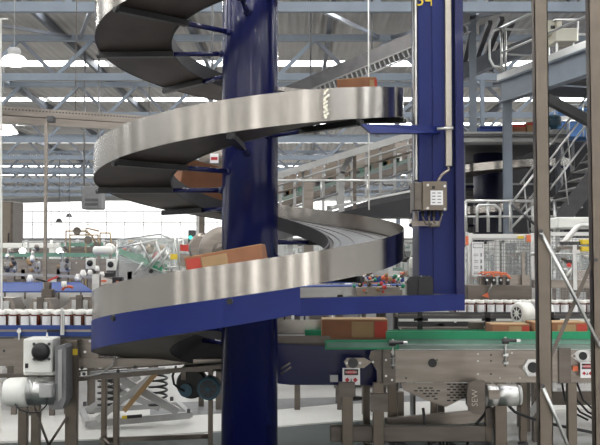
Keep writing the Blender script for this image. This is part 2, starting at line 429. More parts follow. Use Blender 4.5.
# carrying arms every 45 degrees with sleeves and a bolt at the rim
k = -2
while True:
    t = (k * 45 - 3) / 360.
    k += 1
    if t > T1 - .02: break
    if t < -.2: continue
    a = PI + 2 * PI * t; z = zb(t) - .03; dx, dy = math.cos(a), math.sin(a)
    low = t < .30
    pt = lambda r, dz=0: (SX + dx * r, SY + dy * r, z + dz)
    arm = part(spiral, 'support_arm', 'blue_dark', lambda m: (m.tube([pt(.19), pt(RI + .02)], .019, 12), m.lathe([(.034, 0), (.022, .035)], pt(.2), (dx, dy, 0), 12)))
    if not low:
        part(arm, 'sleeve', 'black', lambda m: m.bar(pt(RI - .02), pt(R - .0), .055, .04))
    part(arm, 'bolt', 'black', lambda m: m.cyl(pt(R - .01, .0 if low else -.003), pt(R + .022, .0 if low else -.003), .02, 8))
# exit run: from the back of the lowest turn straight towards the roller conveyor
ze = zb(-.25); y0, y1 = SY + RI, SY + R; xe = .68
part(spiral, 'exit_deck', ['under', 'chain'], lambda m: (m.box(SX, xe, y0, y1, ze, ze + .07, 0), m.box(SX, xe, y0 + .03, y1 - .03, ze + .07, ze + .082, 1)))
part(spiral, 'exit_side_panel', 'blue_dark', lambda m: m.prism([(SX - .02, y0 - .03, ze - .245), (SX + .3, y0 - .03, ze - .28), (xe - .08, y0 - .03, ze - .28), (xe, y0 - .03, ze - .12), (xe, y0 - .03, ze + .02), (SX + .75, y0 - .03, ze + .02), (SX + .2, y0 - .03, ze + .055), (SX - .02, y0 - .03, ze + .06)], (0, .012, 0)), 'dark blue side panel of the exit run')
part(spiral, 'exit_side_panel', 'blue_dark', lambda m: m.box(SX, xe, y1, y1 + .01, ze - .28, ze + .03))
part(spiral, 'exit_rail', 'rail', lambda m: m.box(SX, xe - .1, y1 + .005, y1 + .01, ze + .02, ze + .205), 'brushed steel rail along the exit run')
part(spiral, 'exit_inner_rail', 'steel_dark', lambda m: m.box(SX, SX + .62, y0 - .012, y0 - .008, ze + .055, ze + .115))
part(spiral, 'rating_plate', 'label', lambda m: m.fbox(330, 375, 338, 382, y0 - .034, .003))
part(spiral, 'grab_bar', 'steel', lambda m: (m.tube([P(281, 369, 7.3), P(290, 363, 7.3)], .008), m.tube([P(281, 374, 7.3), P(291, 367, 7.3)], .008)))
# C-frame beside the spiral
uY = 6.6
up = part(spiral, 'upright', 'blue', lambda m: m.box(P(418.5, 100, uY).x, 1.105, uY, 7.0, 1.33, 4.4), 'blue box-section upright')
part(up, 'face_plate', 'blue', lambda m: m.box(.954, 1.105, uY - .012, uY, 1.33, 4.4))
part(up, 'flange', 'blue_dark', lambda m: m.box(1.105, 1.162, 6.5, 7.2, 1.215, 4.4))
part(up, 'conduit_cover', 'post_pale', lambda m: m.box(P(445.3, 80, 6.55).x, P(452, 80, 6.55).x, 6.55, 6.6, PZ(166, 6.55), 4.4, 0, .004), 'pale steel conduit cover')
part(up, 'edge_strip', 'alu', lambda m: m.box(P(413.5, 80, 6.6).x, P(418.5, 80, 6.6).x, 6.6, 6.66, PZ(181, 6.6), 4.4, 0, .012), 'bright steel edge strip')
part(spiral, 'lower_beam', 'blue', lambda m: m.prism([(P(299, 300, 5.83).x - .03, 5.83, 1.218), (1.16, 6.5, 1.218), (1.16, 6.62, 1.218), (P(299, 300, 5.83).x - .03, 5.95, 1.218)], (0, 0, .112)), 'blue horizontal beam joining skirt and upright')
part(spiral, 'bracket', 'blue', lambda m: m.prism([P(361, 124, 5.95), P(440, 125.5, 6.55), P(440, 133, 6.55), P(371, 133, 5.95)], (.0, .07, 0)), 'blue bracket holding the rail')
part(spiral, 'bracket_bolt', 'alu', lambda m: m.tube([P(437, 129, 6.5), P(453, 128, 6.5)], .012, 10))
part(spiral, 'weld_patch', 'cream', lambda m: [m.prism([Vector((SX + (R + .001) * math.cos(a + da), SY + (R + .001) * math.sin(a + da), z + dz)) for da, dz in ((0, 0), (.014, .003), (.02, .02), (.004, .018))], (.001 * math.cos(a), .001 * math.sin(a), 0)) for a, z in [(PI * 1.655 + random.uniform(-.016, .016), zb(1.327) + .01 + .011 * q) for q in range(17)]], 'pale scraped patch on the rail')
text(spiral, '34,', P(427, 0, 6.59), .14, 'yellow', rot=(PI / 2, 0, -.0))

# electrical box on the upright
Yb = 6.35
p = P(430, 213, Yb)
jb = thing('junction_box', 'square stainless junction box with a white label, fixed to the blue upright', 'electrical box', p)
part(jb, 'enclosure', 'steel_dark', lambda m: m.box(P(412, 200, Yb + .12).x, P(424, 200, Yb).x + .01, Yb + .01, Yb + .19, PZ(210, Yb), PZ(182, Yb), 0, .006))
part(jb, 'lid', 'post', lambda m: m.box(P(422, 200, Yb).x, P(447, 200, Yb).x, Yb - .01, Yb + .17, PZ(210.5, Yb), PZ(181.5, Yb), 0, .006))
part(jb, 'label_plate', ['label', 'print'], lambda m: (m.fbox(430.5, 190.5, 443, 205, Yb - .014, .003, 0), [m.fbox(432 + (q % 2) * 5.5, 192.5 + 3.2 * (q // 2), 435.5 + (q % 2) * 5.5, 193.5 + 3.2 * (q // 2), Yb - .0155, .002, 1) for q in range(8)]))
for (u, v) in ((428, 185), (445, 186), (428, 208), (445, 209)):
    part(jb, 'screw', 'alu', lambda m: m.cyl(P(u, v, Yb - .02), P(u, v, Yb - .02) + Vector((0, .012, 0)), .009, 8))
part(jb, 'keyhole', 'black', lambda m: m.fbox(432, 186, 435, 189, Yb - .014, .004))
for q, (u, ue, ve) in enumerate(((423, 431, 224), (429, 432, 223), (434, 436, 222), (441, 430, 226))):
    g0 = P(u, 211, Yb + .06)
    gl = part(jb, 'cable_gland', 'alu', lambda m: m.cyl(g0, g0 - Vector((0, 0, .03)), .013, 8))
    part(gl, 'cable', 'steel_dark', lambda m: m.tube([g0 - Vector((0, 0, .03)), P(u, 218, Yb + .06), P((u + ue) / 2 + (3 if q == 3 else -1), ve, Yb + .05), P(ue, ve + 1, Yb + .05)], .007))
part(jb, 'conduit', 'steel', lambda m: m.tube([P(438, 182, Yb + .08), P(440, 177, Yb + .1), P(444, 173, Yb + .17), P(448.5, 170.5, Yb + .17), P(448.5, 166, Yb + .18)], .012, 10))
part(jb, 'mounting_rail', 'steel', lambda m: (m.fbox(414, 212, 418, 222, Yb + .25, .03), m.fbox(412, 221, 440, 226, Yb + .2, .03)))
st = MB().fbox(435, 248, 449.5, 258, uY - .004, .003, 0).fbox(442, 252, 448, 257, uY - .006, .002, 1)
solo(st, 'type_label', ['label', 'print'], 'white rectangular label with a dark print stuck on the blue upright', 'sticker')
# black rubber boot on the beam
def boot(m):
    q = [P(409, 297, 6.42), P(409, 281, 6.42), P(412, 277, 6.42), P(421, 276.5, 6.42), P(421, 297, 6.42)]
    m.prism(q, (0, .14, 0))
bt = thing('cable_cover', 'black ribbed cover block sitting on the blue beam against the upright', 'cover', P(420, 297, 6.42))
part(bt, 'body', 'rubber', boot)
part(bt, 'front_shell', 'black', lambda m: m.prism([P(419, 297, 6.40), P(419, 279, 6.40), P(423, 276, 6.40), P(432, 276.5, 6.40), P(433, 280, 6.40), P(433, 297, 6.40)], (0, .15, 0)))
part(bt, 'screw', 'alu', lambda m: [m.cyl(P(u, 275.5, 6.45), P(u, 277, 6.45), .008, 6) for u in (421, 425, 429)])
# cartons riding on the spiral
def carton(name, label, ctr, ang, L, W, H, tilt=0., mats=('card', 'card_light', 'card_red'), flip=False):
    f = -1 if flip else 1
    t = thing(name, label, 'carton', ctr, 'cartons on the conveyors')
    part(t, 'box_body', mats[0], lambda m: m.box(ctr[0] - L / 2, ctr[0] + L / 2, ctr[1] - W / 2, ctr[1] + W / 2, ctr[2], ctr[2] + H, 0, .006))
    part(t, 'top_flap', mats[1], lambda m: (m.box(ctr[0] - L / 2 + .003, ctr[0] + L / 2 - .003, ctr[1] - W / 2 + .003, ctr[1] - .002, ctr[2] + H, ctr[2] + H + .003), m.box(ctr[0] - L / 2 + .003, ctr[0] + L / 2 - .003, ctr[1] + .002, ctr[1] + W / 2 - .003, ctr[2] + H, ctr[2] + H + .003)))
    part(t, 'printed_panel', [mats[1], mats[2]], lambda m: (m.box(ctr[0] - L * .05 * f, ctr[0] + L * .28 * f, ctr[1] - W / 2 - .002, ctr[1] - W / 2, ctr[2] + H * .1, ctr[2] + H * .9, 0), m.box(ctr[0] + L * .3 * f, ctr[0] + L * .48 * f, ctr[1] - W / 2 - .002, ctr[1] - W / 2, ctr[2] + H * .1, ctr[2] + H * .92, 1)))
    t.rotation_euler = (0, tilt, ang)
    return t
def on_spiral(t, label, L=.36, W=.24, H=.2, rr=.875, flip=False):
    a = PI + 2 * PI * t
    ct = (SX + rr * math.cos(a), SY + rr * math.sin(a), zb(t) + .086 + .03)
    sl = math.atan(PIT / (2 * PI * rr))
    return carton('carton', label, ct, a + PI / 2, L, W, H, -sl, flip=flip)
on_spiral(.237, 'brown carton riding up the lowest turn in front of the blue column', L=.5, H=.175, rr=.95, flip=True)
on_spiral(.84, 'brown carton seen past the inner edge of the middle turn, beside the column', L=.5, H=.27, rr=.85)
on_spiral(1.43, 'brown carton showing above the rail of the middle turn, before the blue upright', L=.28, W=.2, H=.17)
# ================================================================ CONVEYOR WITH GREEN RAILS
CY = 7.2
def danger_sign(name, u0, v0, u1, v1, Y, label):
    p = P((u0 + u1) / 2, v1, Y)
    t = thing(name, label, 'sign', p, 'warning plates on the conveyor')
    w, h = u1 - u0, v1 - v0
    part(t, 'plate', 'label', lambda m: m.fbox(u0, v0, u1, v1, Y - .004, .004))
    part(t, 'header', 'black', lambda m: m.fbox(u0 + w * .1, v0 + h * .07, u1 - w * .1, v0 + h * .42, Y - .006, .002))
    ov = part(t, 'oval', 'signred', lambda m: m.lathe([(.9, 0), (1, .1), (1, .9), (.9, 1)], p, (0, -1, 0), 24))
    ov.scale = (w * .33 * Y / F, .002, h * .115 * Y / F); ov.location = P((u0 + u1) / 2, v0 + h * .25, Y - .006) - p
    text(t, 'DANGER', P((u0 + u1) / 2, v0 + h * .25, Y - .009), h * .17 * Y / F, 'label')
    for cu in (u0 + w * .27, u1 - w * .27):
        d = w * .14; cv = v0 + h * .70
        part(t, 'diamond', 'signred', lambda m: m.prism([P(cu - d, cv, Y - .0045), P(cu, cv + d, Y - .0045), P(cu + d, cv, Y - .0045), P(cu, cv - d, Y - .0045)], (0, -.002, 0)))
    part(t, 'hazard_mark', 'print', lambda m: m.prism([P((u0 + u1) / 2 - 1.3, v0 + h * .8, Y - .0045), P((u0 + u1) / 2 + 1.3, v0 + h * .8, Y - .0045), P((u0 + u1) / 2, v0 + h * .6, Y - .0045)], (0, -.002, 0)))
    return t
def clamp(par, u, v, Y, dz=.2):
    """rail clamp: vertical rod with two collars and a black knuckle"""
    q = P(u, v, Y); cl = part(par, 'rail_clamp', 'black', lambda m: (m.cyl(q + Vector((-.03, 0, 0)), q + Vector((.02, 0, 0)), .022, 12), m.cyl(q + Vector((.015, 0, .004)), q + Vector((.08, 0, .004)), .014, 10)))
    part(cl, 'rod', 'alu', lambda m: m.tube([q + Vector((0, .02, .03)), q + Vector((0, .02, -dz))], .008, 8))
    part(cl, 'collar', 'alu', lambda m: [m.cyl(q + Vector((-.02, .02, -z)), q + Vector((.02, .02, -z)), .012, 10) for z in (.11, .17)])
    part(cl, 'hand_screw', 'alu', lambda m: m.cyl(q + Vector((.08, 0, .004)), q + Vector((.11, 0, .004)), .012, 8))
conv = thing('conveyor', 'stainless conveyor with green side rails and a slotted guard plate, running from the spiral', 'conveyor', (P(500, 400, CY).x, CY + .3, 0))
xa, xb = P(395, 365, CY).x, P(760, 365, CY).x
zt, zl = PZ(350, CY), PZ(382.5, CY)
part(conv, 'side_panel', ['steel', 'black', 'alu'], lambda m: (m.box(xa, xb, CY, CY + .012, zl, zt, 0), m.box(xa, xb, CY, CY + .04, zt - .004, zt + .004, 2),
     [m.cyl(P(u, v, CY + .001), P(u, v, CY - .006), .007, 8, k) for u, v, k in ((406, 378, 1), (437, 360, 1), (478, 354, 2), (478, 361, 2), (478, 374, 2), (491, 355, 1), (491, 361, 1), (491, 374, 1), (500, 378, 2), (520, 378, 2), (512, 353, 2), (560, 378, 2))],
     m.cyl(P(432.5, 363, CY + .002), P(432.5, 363, CY - .012), .034, 20, 1)), 'brushed stainless side panel with a black plug')
part(conv, 'side_panel', 'steel', lambda m: m.box(xa, xb, CY + .62, CY + .632, zl, zt))
part(conv, 'belt', 'rubbergreen', lambda m: m.box(xa - .05, xb, CY + .03, CY + .60, zt - .01, zt + .03))
part(conv, 'end_plate', ['steel_dark', 'alu'], lambda m: (m.fbox(383, 348.5, 395.5, 385, CY - .01, .03), m.prism([P(371, 351, CY + .02), P(383, 349, CY + .02), P(383, 384, CY + .02), P(377, 384, CY + .02), P(377, 371, CY + .02), P(369, 358, CY + .02)], (0, .012, 0)), [m.cyl(P(u, v, CY - .009), P(u, v, CY - .018), .009, 8, 1) for u, v in ((386, 360), (386, 376), (392, 352), (392, 380), (373, 362))]))
fl = part(conv, 'bearing_flange', 'steel', lambda m: m.prism([P(344 + 0, 362, CY), P(347, 358, CY), P(364, 358, CY), P(372, 362, CY), P(364, 368, CY), P(347, 368, CY)], (0, .02, 0)), 'flanged bearing on the blue exit panel')
part(fl, 'shaft', 'darkgrey', lambda m: m.cyl(P(353, 363, CY), P(353, 363, CY - .02), .04, 16))
part(fl, 'bolt', 'alu', lambda m: [m.cyl(P(u, 363, CY), P(u, 363, CY - .012), .012, 8) for u in (347, 360)])
part(conv, 'front_guide_rail', ['green', 'paleGreen'], lambda m: (m.fbox(325, 340, 399, 349.5, CY - .02, .012, 0), m.fbox(327, 342.5, 397, 347.5, CY - .026, .006, 1)), 'short green front guide rail')
part(conv, 'rear_guide_rail', ['green', 'paleGreen'], lambda m: (m.fbox(386, 331.5, 760, 339, CY + .1, .02, 0), m.fbox(386, 339, 760, 344, CY + .11, .008, 1)), 'long green guide rail')
part(conv, 'far_guide_rail', 'green', lambda m: m.fbox(305, 330, 760, 338, CY + .66, .02))
for u, v in ((393, 343), (506, 341)): clamp(conv, u, v, CY - .035)
for u, w in ((420, 5), (488, 5), (552, 5)):
    part(conv, 'rail_post', 'black', lambda m: (m.fbox(u - w / 2, 312, u + w / 2, 333, CY + .72, .03), m.fbox(u - 6, 318, u + 8, 321, CY + .72, .02)))
def bearing(u, v, r, lab, wg=1.9):
    b = part(conv, 'bearing_flange', 'alu', lambda m: (m.prism([P(u - r * wg, v, CY - .001), P(u - r * .7, v - r, CY - .001), P(u + r * .7, v - r, CY - .001), P(u + r * wg, v, CY - .001), P(u + r * .7, v + r, CY - .001), P(u - r * .7, v + r, CY - .001)], (0, -.02, 0)), m.cyl(P(u, v, CY - .02), P(u, v, CY - .05), r * .86 * CY / F, 20)), lab)
    part(b, 'cap', 'black', lambda m: m.cyl(P(u, v, CY - .045), P(u, v, CY - .06), r * .62 * CY / F, 20))
    part(b, 'bolt', 'steel', lambda m: [m.cyl(P(u + s_ * r * 1.35, v, CY - .02), P(u + s_ * r * 1.35, v, CY - .03), .012, 8) for s_ in (-1, 1)])
bearing(533, 367.5, 8.5, 'bearing with a large black cap', 1.3); bearing(583, 356, 6.5, 'pale flanged bearing')
part(conv, 'bearing_housing', 'steel_dark', lambda m: m.fbox(559, 348, 571, 383, CY - .02, .03))
# slotted guard
def guard(m):
    pl = [P(x, y, CY + .0) for x, y in ((401, 383), (482, 383), (482, 396), (462, 399), (446, 407), (428, 401), (403, 390))]
    m.prism(pl, (0, .01, 0), 0)
    for r, (n0, n1) in enumerate(((447, 477), (450, 474), (447, 477), (450, 474), (447, 464), (450, 462), (447, 456))):
        x = n0
        while x < n1:
            m.fbox(x, 383.6 + r * 2.7, x + 3.6, 384.9 + r * 2.7, CY - .003, .003, 1); x += 5.6
    for r, (n0, n1) in enumerate(((418, 434), (414, 438), (423, 438), (426, 436), (434, 438))):
        x = n0
        while x < n1:
            m.fbox(x, 387 + r * 2.7 + .5, x + 3.6, 388.2 + r * 2.7 + .5, CY - .003, .003, 1); x += 5.6
part(conv, 'slotted_guard', ['steel', 'black'], guard, 'pointed guard plate with rows of slots')
# legs and frame
def leg(par, u0, u1, v0, Y, d=.06, mat='post', name='leg', foot=True):
    z1 = PZ(v0, Y); x0, x1 = P(u0, 400, Y).x, P(u1, 400, Y).x
    l = part(par, name, mat, lambda m: m.box(x0, x1, Y, Y + d, .03 if foot else .0, z1, 0, .004))
    if foot: part(l, 'foot', 'darkgrey', lambda m: (m.cyl(((x0 + x1) / 2, Y + d / 2, .0), ((x0 + x1) / 2, Y + d / 2, .018), .045, 12), m.cyl(((x0 + x1) / 2, Y + d / 2, .01), ((x0 + x1) / 2, Y + d / 2, .05), .012, 8)))
    return l
for u0, u1, v0, Y in ((342, 353, 385, 7.15), (373, 384, 383, 7.2), (363, 370, 383, 7.75), (388, 397, 383, 7.85), (397.5, 404, 392, 7.9), (485, 492, 383, 7.85), (431, 437, 396, 7.85), (495, 507, 383, 7.2), (568, 577, 383, 7.2), (690, 700, 383, 7.2), (690, 700, 383, 7.75), (520, 527, 383, 7.85)):
    leg(conv, u0, u1, v0, Y)
part(conv, 'clamp_block', 'steel_dark', lambda m: (m.fbox(339, 383, 355, 397, 7.1, .08), m.fbox(337, 386, 340, 404, 7.12, .05)))
part(conv, 'clamp_block', 'steel_dark', lambda m: m.fbox(371, 394, 388, 412, 7.15, .08))
part(conv, 'cross_beam', 'steel_dark', lambda m: m.box(P(330, 430, 7.3).x, P(486, 430, 7.3).x, 7.28, 7.36, PZ(442, 7.28), PZ(426, 7.28), 0, .01))
part(conv, 'cross_beam', 'steel', lambda m: (m.bar(P(386, 424, 7.6), P(500, 414, 7.9), .06, .1)))
part(conv, 'cross_beam', 'steel_dark', lambda m: m.fbox(486, 408, 497, 428, 7.3, .06))
part(conv, 'hanging_bolt', 'darkgrey', lambda m: (m.cyl(P(354, 384, 7.7), P(354, 397, 7.7), .014, 8), m.cyl(P(354, 397, 7.7), P(354, 399.5, 7.7), .07, 14)))
part(conv, 'gusset_strut', 'grey', lambda m: m.prism([P(530, 409, 7.6), P(546, 388, 7.6), P(548, 396, 7.6), P(532, 418, 7.6)], (0, .01, 0)))
part(conv, 'low_frame', 'steel_dark', lambda m: (m.fbox(545, 392, 610, 405, 7.9, .06)))
for pts in (((423, 408), (425, 424), (428, 437), (430, 450)), ((490, 392), (492, 402), (484, 415), (470, 432), (466, 450)), ((433, 437), (448, 441), (462, 450)), ((505, 402), (515, 412), (530, 418), (560, 426), (600, 434))):
    part(conv, 'cable', 'rubber', lambda m: m.tube([P(u, v, 7.35) for u, v in pts], .012, 7))
for q in range(4):
    part(conv, 'hose', 'rubber', lambda m: m.tube([P(562 + q * 5, 383, 7.6), P(565 + q * 6, 400, 7.62), P(572 + q * 8, 412, 7.6), P(588 + q * 8, 420, 7.6)], .009, 6))
for q in range(4):
    part(conv, 'hose', 'rubber', lambda m: m.tube([P(440 + q * 3.5, 434, 7.4), P(440 + q * 3.5, 452, 7.42)], .010, 6))
# gearmotor under the belt
def gearmotor_low():
    g = part(conv, 'gearbox', 'steel_dark', lambda m: m.prism([P(467, 394, 7.0), P(469, 384, 7.0), P(478, 381, 7.0), P(485, 381, 7.0), P(485, 411, 7.0), P(481, 415, 7.0), P(472, 413, 7.0), P(467, 405, 7.0)], (0, .06, 0)), 'dull gearbox under the side panel')
    part(g, 'motor_body', 'alu', lambda m: m.lathe([(.078, 0), (.085, .005), (.085, .07), (.078, .075), (.078, .09), (.085, .095), (.085, .23), (.075, .24)], P(486, 395, 7.12), (1, 0, 0), 24))
    part(g, 'nameplate', 'steel', lambda m: m.fbox(489, 390, 500, 399, 7.03, .01))
    part(g, 'motor_end', 'grey', lambda m: m.lathe([(.07, 0), (.08, .01), (.07, .03)], P(517, 395, 7.12), (1, 0, 0), 24))
gearmotor_low()
text(conv, 'SEW', P(475, 398, 6.985), .065, 'post_pale', rot=(PI / 2, -PI / 2, 0))
danger_sign('danger_sign', 342.5, 368, 360, 385, CY - .02, 'white, black and red DANGER plate below the bearing at the spiral exit')
danger_sign('danger_sign', 580.5, 362.5, 594, 378, CY - .06, 'white, black and red DANGER plate under the pale bearing, next to the steel posts')
solo(MB().fbox(573, 366, 578, 371, CY - .028, .004), 'warning_sticker', 'orange', 'small orange warning sticker on the conveyor side next to the DANGER plate', 'sticker')
def sitting_carton(u0, u1, vb, Y, H, W, label, dz=0):
    a, b = P(u0, vb, Y), P(u1, vb, Y); z = zt + .031 + dz
    return carton('carton', label, ((a.x + b.x) / 2, Y + W / 2, z), 0, b.x - a.x, W, H)
sitting_carton(322, 388, 340, 7.55, .16, .26, 'brown and red carton entering the green-railed conveyor from the spiral', dz=.02)
sitting_carton(492, 530, 340, 7.55, .14, .26, 'brown carton just past the white motor on the green-railed conveyor')
sitting_carton(533, 588, 340, 7.5, .16, .26, 'pale brown carton between the two steel posts on the green-railed conveyor')

# ================================================================ STEEL POSTS IN FRONT
fr = thing('support_scaffold', 'tall frame of two stainless posts tied with crossed rods, in front of the conveyor', 'frame', (1.55, 5.0, 0))
YF = 5.0
def post(u0t, u0b, w, Y):
    a, b = P(u0t, 0, Y), P(u0b, 445, Y)
    def f(m):
        x = b.x; wx = w * Y / F
        zt_ = PZ(-25, Y)
        xt = a.x
        # angle section: front flange and side web
        m.hexa([(x, Y, .01), (x + wx, Y, .01), (x + wx, Y + .005, .01), (x, Y + .005, .01), (xt, Y, zt_), (xt + wx, Y, zt_), (xt + wx, Y + .005, zt_), (xt, Y + .005, zt_)])
        m.hexa([(x + wx - .005, Y, .01), (x + wx, Y, .01), (x + wx, Y + .06, .01), (x + wx - .005, Y + .06, .01), (xt + wx - .005, Y, zt_), (xt + wx, Y, zt_), (xt + wx, Y + .06, zt_), (xt + wx - .005, Y + .06, zt_)])
        m.hexa([(x, Y, .01), (x + .005, Y, .01), (x + .005, Y + .06, .01), (x, Y + .06, .01), (xt, Y, zt_), (xt + .005, Y, zt_), (xt + .005, Y + .06, zt_), (xt, Y + .06, zt_)])
    return part(fr, 'post', 'post', f)
for q in (post(534, 540, 13.5, YF), post(588.5, 596, 13.5, YF)):
    bx = q.data.vertices[0].co + OFF[fr.name]
    part(q, 'foot_plate', 'steel_dark', lambda m: m.box(bx.x - .03, bx.x + .11, YF - .03, YF + .1, 0, .01))
part(fr, 'tie_rod', 'alu', lambda m: m.tube([P(541, 232, YF - .02), P(601, 348, YF - .02)], .010, 8), 'bright tie rod')
part(fr, 'tie_rod', 'steel_dark', lambda m: m.bar(P(537, 388, YF + .03), P(592, 262, YF + .03), .006, .02))
part(fr, 'tie_rod', 'alu', lambda m: m.tube([P(543, 387, YF - .02), P(569, 448, YF - .02)], .010, 8))
part(fr, 'bolt', 'darkgrey', lambda m: [m.cyl(P(u, v, YF), P(u, v, YF - .03), .011, 8) for u, v in ((541, 231), (543, 386), (541, 236), (596, 260))])

# ================================================================ LINE ON THE OTHER SIDE: CONVEYOR, MOTOR, JARS
LY = 7.3
lc = thing('conveyor', 'stainless conveyor frame carrying the row of jars, with a white gearmotor on its side', 'conveyor', (P(20, 400, LY).x, LY + .3, 0))
X = lambda u, v=380, Y=LY: P(u, v, Y).x
part(lc, 'side_panel', ['steel', 'alu', 'darkgrey'], lambda m: (m.box(X(-30), X(98), LY, LY + .012, PZ(366, LY), PZ(338, LY), 0), m.box(X(-30), X(98), LY - .02, LY + .02, PZ(338.6, LY), PZ(337, LY), 2), [m.cyl(P(u, v, LY), P(u, v, LY - .01), .011, 8, 1 if u != 4 else 2) for u, v in ((4, 351), (78, 341), (85, 352), (90, 341), (15, 363))]), 'brushed stainless side panel')
part(lc, 'side_panel', 'steel', lambda m: m.box(X(-30), X(98), LY + .7, LY + .712, PZ(366, LY), PZ(338, LY)))
part(lc, 'drip_tray', 'steel', lambda m: m.prism([P(60, 358, LY - .05), P(225, 359.5, LY - .05), P(225, 361, LY - .05), P(150, 366, LY - .05), P(60, 369, LY - .05)], (0, .1, 0)))
part(lc, 'lower_rail', 'steel_dark', lambda m: (m.bar(P(-20, 376, LY - .02), P(80, 374, LY - .02), .04, .03), m.bar(P(78, 379, LY - .02), P(226, 366, LY - .02), .03, .035), m.bar(P(78, 371, LY - .04), P(226, 361, LY - .04), .02, .012)))
part(lc, 'corner_plate', 'steel', lambda m: m.fbox(14, 338, 24, 374, LY - .03, .03))
for (u, v) in ((84, 374), (82, 368), (135, 367), (118, 371)):
    part(lc, 'bolt', 'darkgrey', lambda m: m.cyl(P(u, v, LY - .02), P(u, v, LY - .06), .014, 8))
for u0, u1, v0, Y in ((65, 77, 340, 7.2), (18, 27, 376, 7.3), (31, 39.5, 376, 7.3), (101, 106, 377, 7.32), (113, 118.5, 377, 7.32), (208, 212.5, 362, 7.7)):
    leg(lc, u0, u1, v0, Y)
part(lc, 'cross_tube', 'steel', lambda m: (m.tube([P(102, 437, 7.3), P(112, 447, 7.3)], .012), m.bar(P(100, 440, 7.36), P(210, 436, 7.8), .03, .04)))
part(lc, 'diagonal_strut', 'steel_dark', lambda m: m.tube([P(33, 404, 7.15), P(49, 446, 7.15)], .010, 8))
part(lc, 'diagonal_strut', 'steel_dark', lambda m: m.tube([P(67, 417, 7.15), P(48, 446, 7.15)], .010, 8))
part(lc, 'warning_label', 'yellow', lambda m: m.fbox(71, 349, 77.5, 355, 7.195, .004), 'yellow warning label')
part(lc, 'tie_down', 'grey', lambda m: m.tube([P(117, 353, LY - .1), P(112, 366, LY - .1), P(100, 374, LY - .1), P(84, 377, LY - .1)], .007, 6))
# white drive box, gear case and motor
dv = part(lc, 'drive_box', 'white', lambda m: m.box(X(23, 350, 6.95), X(52, 350, 6.95), 6.95, 7.2, PZ(373, 6.95), PZ(339, 6.95), 0, .012), 'white drive box with a round black handwheel')
part(dv, 'handwheel', 'black', lambda m: (m.lathe([(.05, 0), (.068, .01), (.068, .03), (.055, .045), (.02, .05)], P(41.5, 351.5, 6.955), (0, -1, 0), 24)))
part(dv, 'corner_bolt', 'darkgrey', lambda m: [m.cyl(P(41.5 + a * 7.5, 351.5 + b * 7.5, 6.95), P(41.5 + a * 7.5, 351.5 + b * 7.5, 6.925), .012, 8) for a in (-1, 1) for b in (-1, 1)])
part(dv, 'switch', 'black', lambda m: m.fbox(25, 363.5, 28, 368, 6.945, .01))
part(dv, 'top_cap', 'cap', lambda m: m.lathe([(.008, 0), (.008, .03), (.003, .05)], P(47, 339, 7.05), (0, 0, 1), 8))
gc = part(lc, 'gear_case', 'midgrey', lambda m: m.prism([P(55, 347, 6.95), P(64, 345, 6.95), P(66, 348, 6.95), P(66, 400, 6.95), P(62, 409, 6.95), P(52, 410, 6.95), P(48, 405, 6.95), P(53, 397, 6.95), P(55, 385, 6.95)], (0, .2, 0)), 'grey gear case')
part(gc, 'cover_face', 'grey', lambda m: m.prism([P(58, 350, 6.945), P(62, 349, 6.945), P(62, 398, 6.945), P(58, 402, 6.945)], (0, -.004, 0)))
mY = 6.98; ax = P(28, 391, mY); r = 14 * mY / F
mo = part(lc, 'motor', 'alu', lambda m: (m.lathe([(r * .92, 0), (r * .96, .01), (r * .96, .2), (r * .7, .21), (r * .7, .22)], ax + Vector((0, 0, 0)), (1, 0, 0), 28), [m.lathe([(r * 1.02, 0), (r * 1.02, .006)], ax + Vector((.005 + .012 * q, 0, 0)), (1, 0, 0), 28) for q in range(5)]), 'grey finned motor')
part(mo, 'fan_cover', 'white', lambda m: m.lathe([(r * .62, 0), (r * .85, .008), (r * 1.0, .04), (r * 1.04, .14), (r * 1.02, .19)], P(4, 392, mY), (1, 0, 0), 32), 'white fan cover')
part(mo, 'fan_grille', 'darkgrey', lambda m: (m.lathe([(r * .6, 0), (r * .6, .006)], P(3.6, 392, mY), (1, 0, 0), 24), m.lathe([(.012, -.008), (.012, 0)], P(3.6, 392, mY), (1, 0, 0), 12)))
part(mo, 'terminal_box', 'grey', lambda m: m.box(X(38.5, 390, 6.86), X(52, 390, 6.86), 6.86, 6.95, PZ(398, 6.86), PZ(384, 6.86), 0, .012))
part(mo, 'top_bracket', 'white', lambda m: m.box(X(24, 370, 7), X(55, 370, 7), 6.98, 7.15, PZ(375, 7), PZ(371, 7), 0, .01))
part(mo, 'cable', 'rubber', lambda m: m.tube([P(15, 404, 6.9), P(20, 410, 6.88), P(30, 413, 6.88), P(40, 412, 6.88), P(46, 406, 6.88), P(48, 398, 6.88)], .006, 6))
# blue guide rails and posts for jars
JZ = 1.03
part(lc, 'jar_belt', 'steel_dark', lambda m: m.box(X(-30, 330, 7.4), X(130, 330, 7.4), LY + .05, LY + .66, JZ - .05, JZ))
part(lc, 'front_guide_rail', ['belt', 'steel'], lambda m: (m.fbox(-30, 325.3, 96, 329.5, LY - .02, .02, 0), m.fbox(-30, 329.5, 96, 332, LY - .01, .02, 1), m.fbox(-30, 332, 96, 336.5, LY - .025, .025, 0)), 'blue guide rail in front of the jars')
def rpost(u):
    cl = part(lc, 'rail_clamp', 'alu', lambda m: (m.fbox(u - 1.5, 309, u + .3, 335, LY - .06, .015), m.fbox(u + .6, 311, u + 2, 335, LY - .05, .015)))
    part(cl, 'knob', 'alu', lambda m: (m.cyl(P(u, 309.5, LY - .07), P(u, 309.5, LY - .03), .014, 8)))
    part(cl, 'knuckle', 'black', lambda m: m.fbox(u - 15, 329.5, u - 2, 332, LY - .05, .02))
rpost(62)
part(lc, 'rail_clamp', 'alu', lambda m: (m.cyl(P(19, 331, LY - .03), P(19, 331, LY - .06), .018, 10), m.fbox(18, 328, 20, 340, LY - .05, .012)))
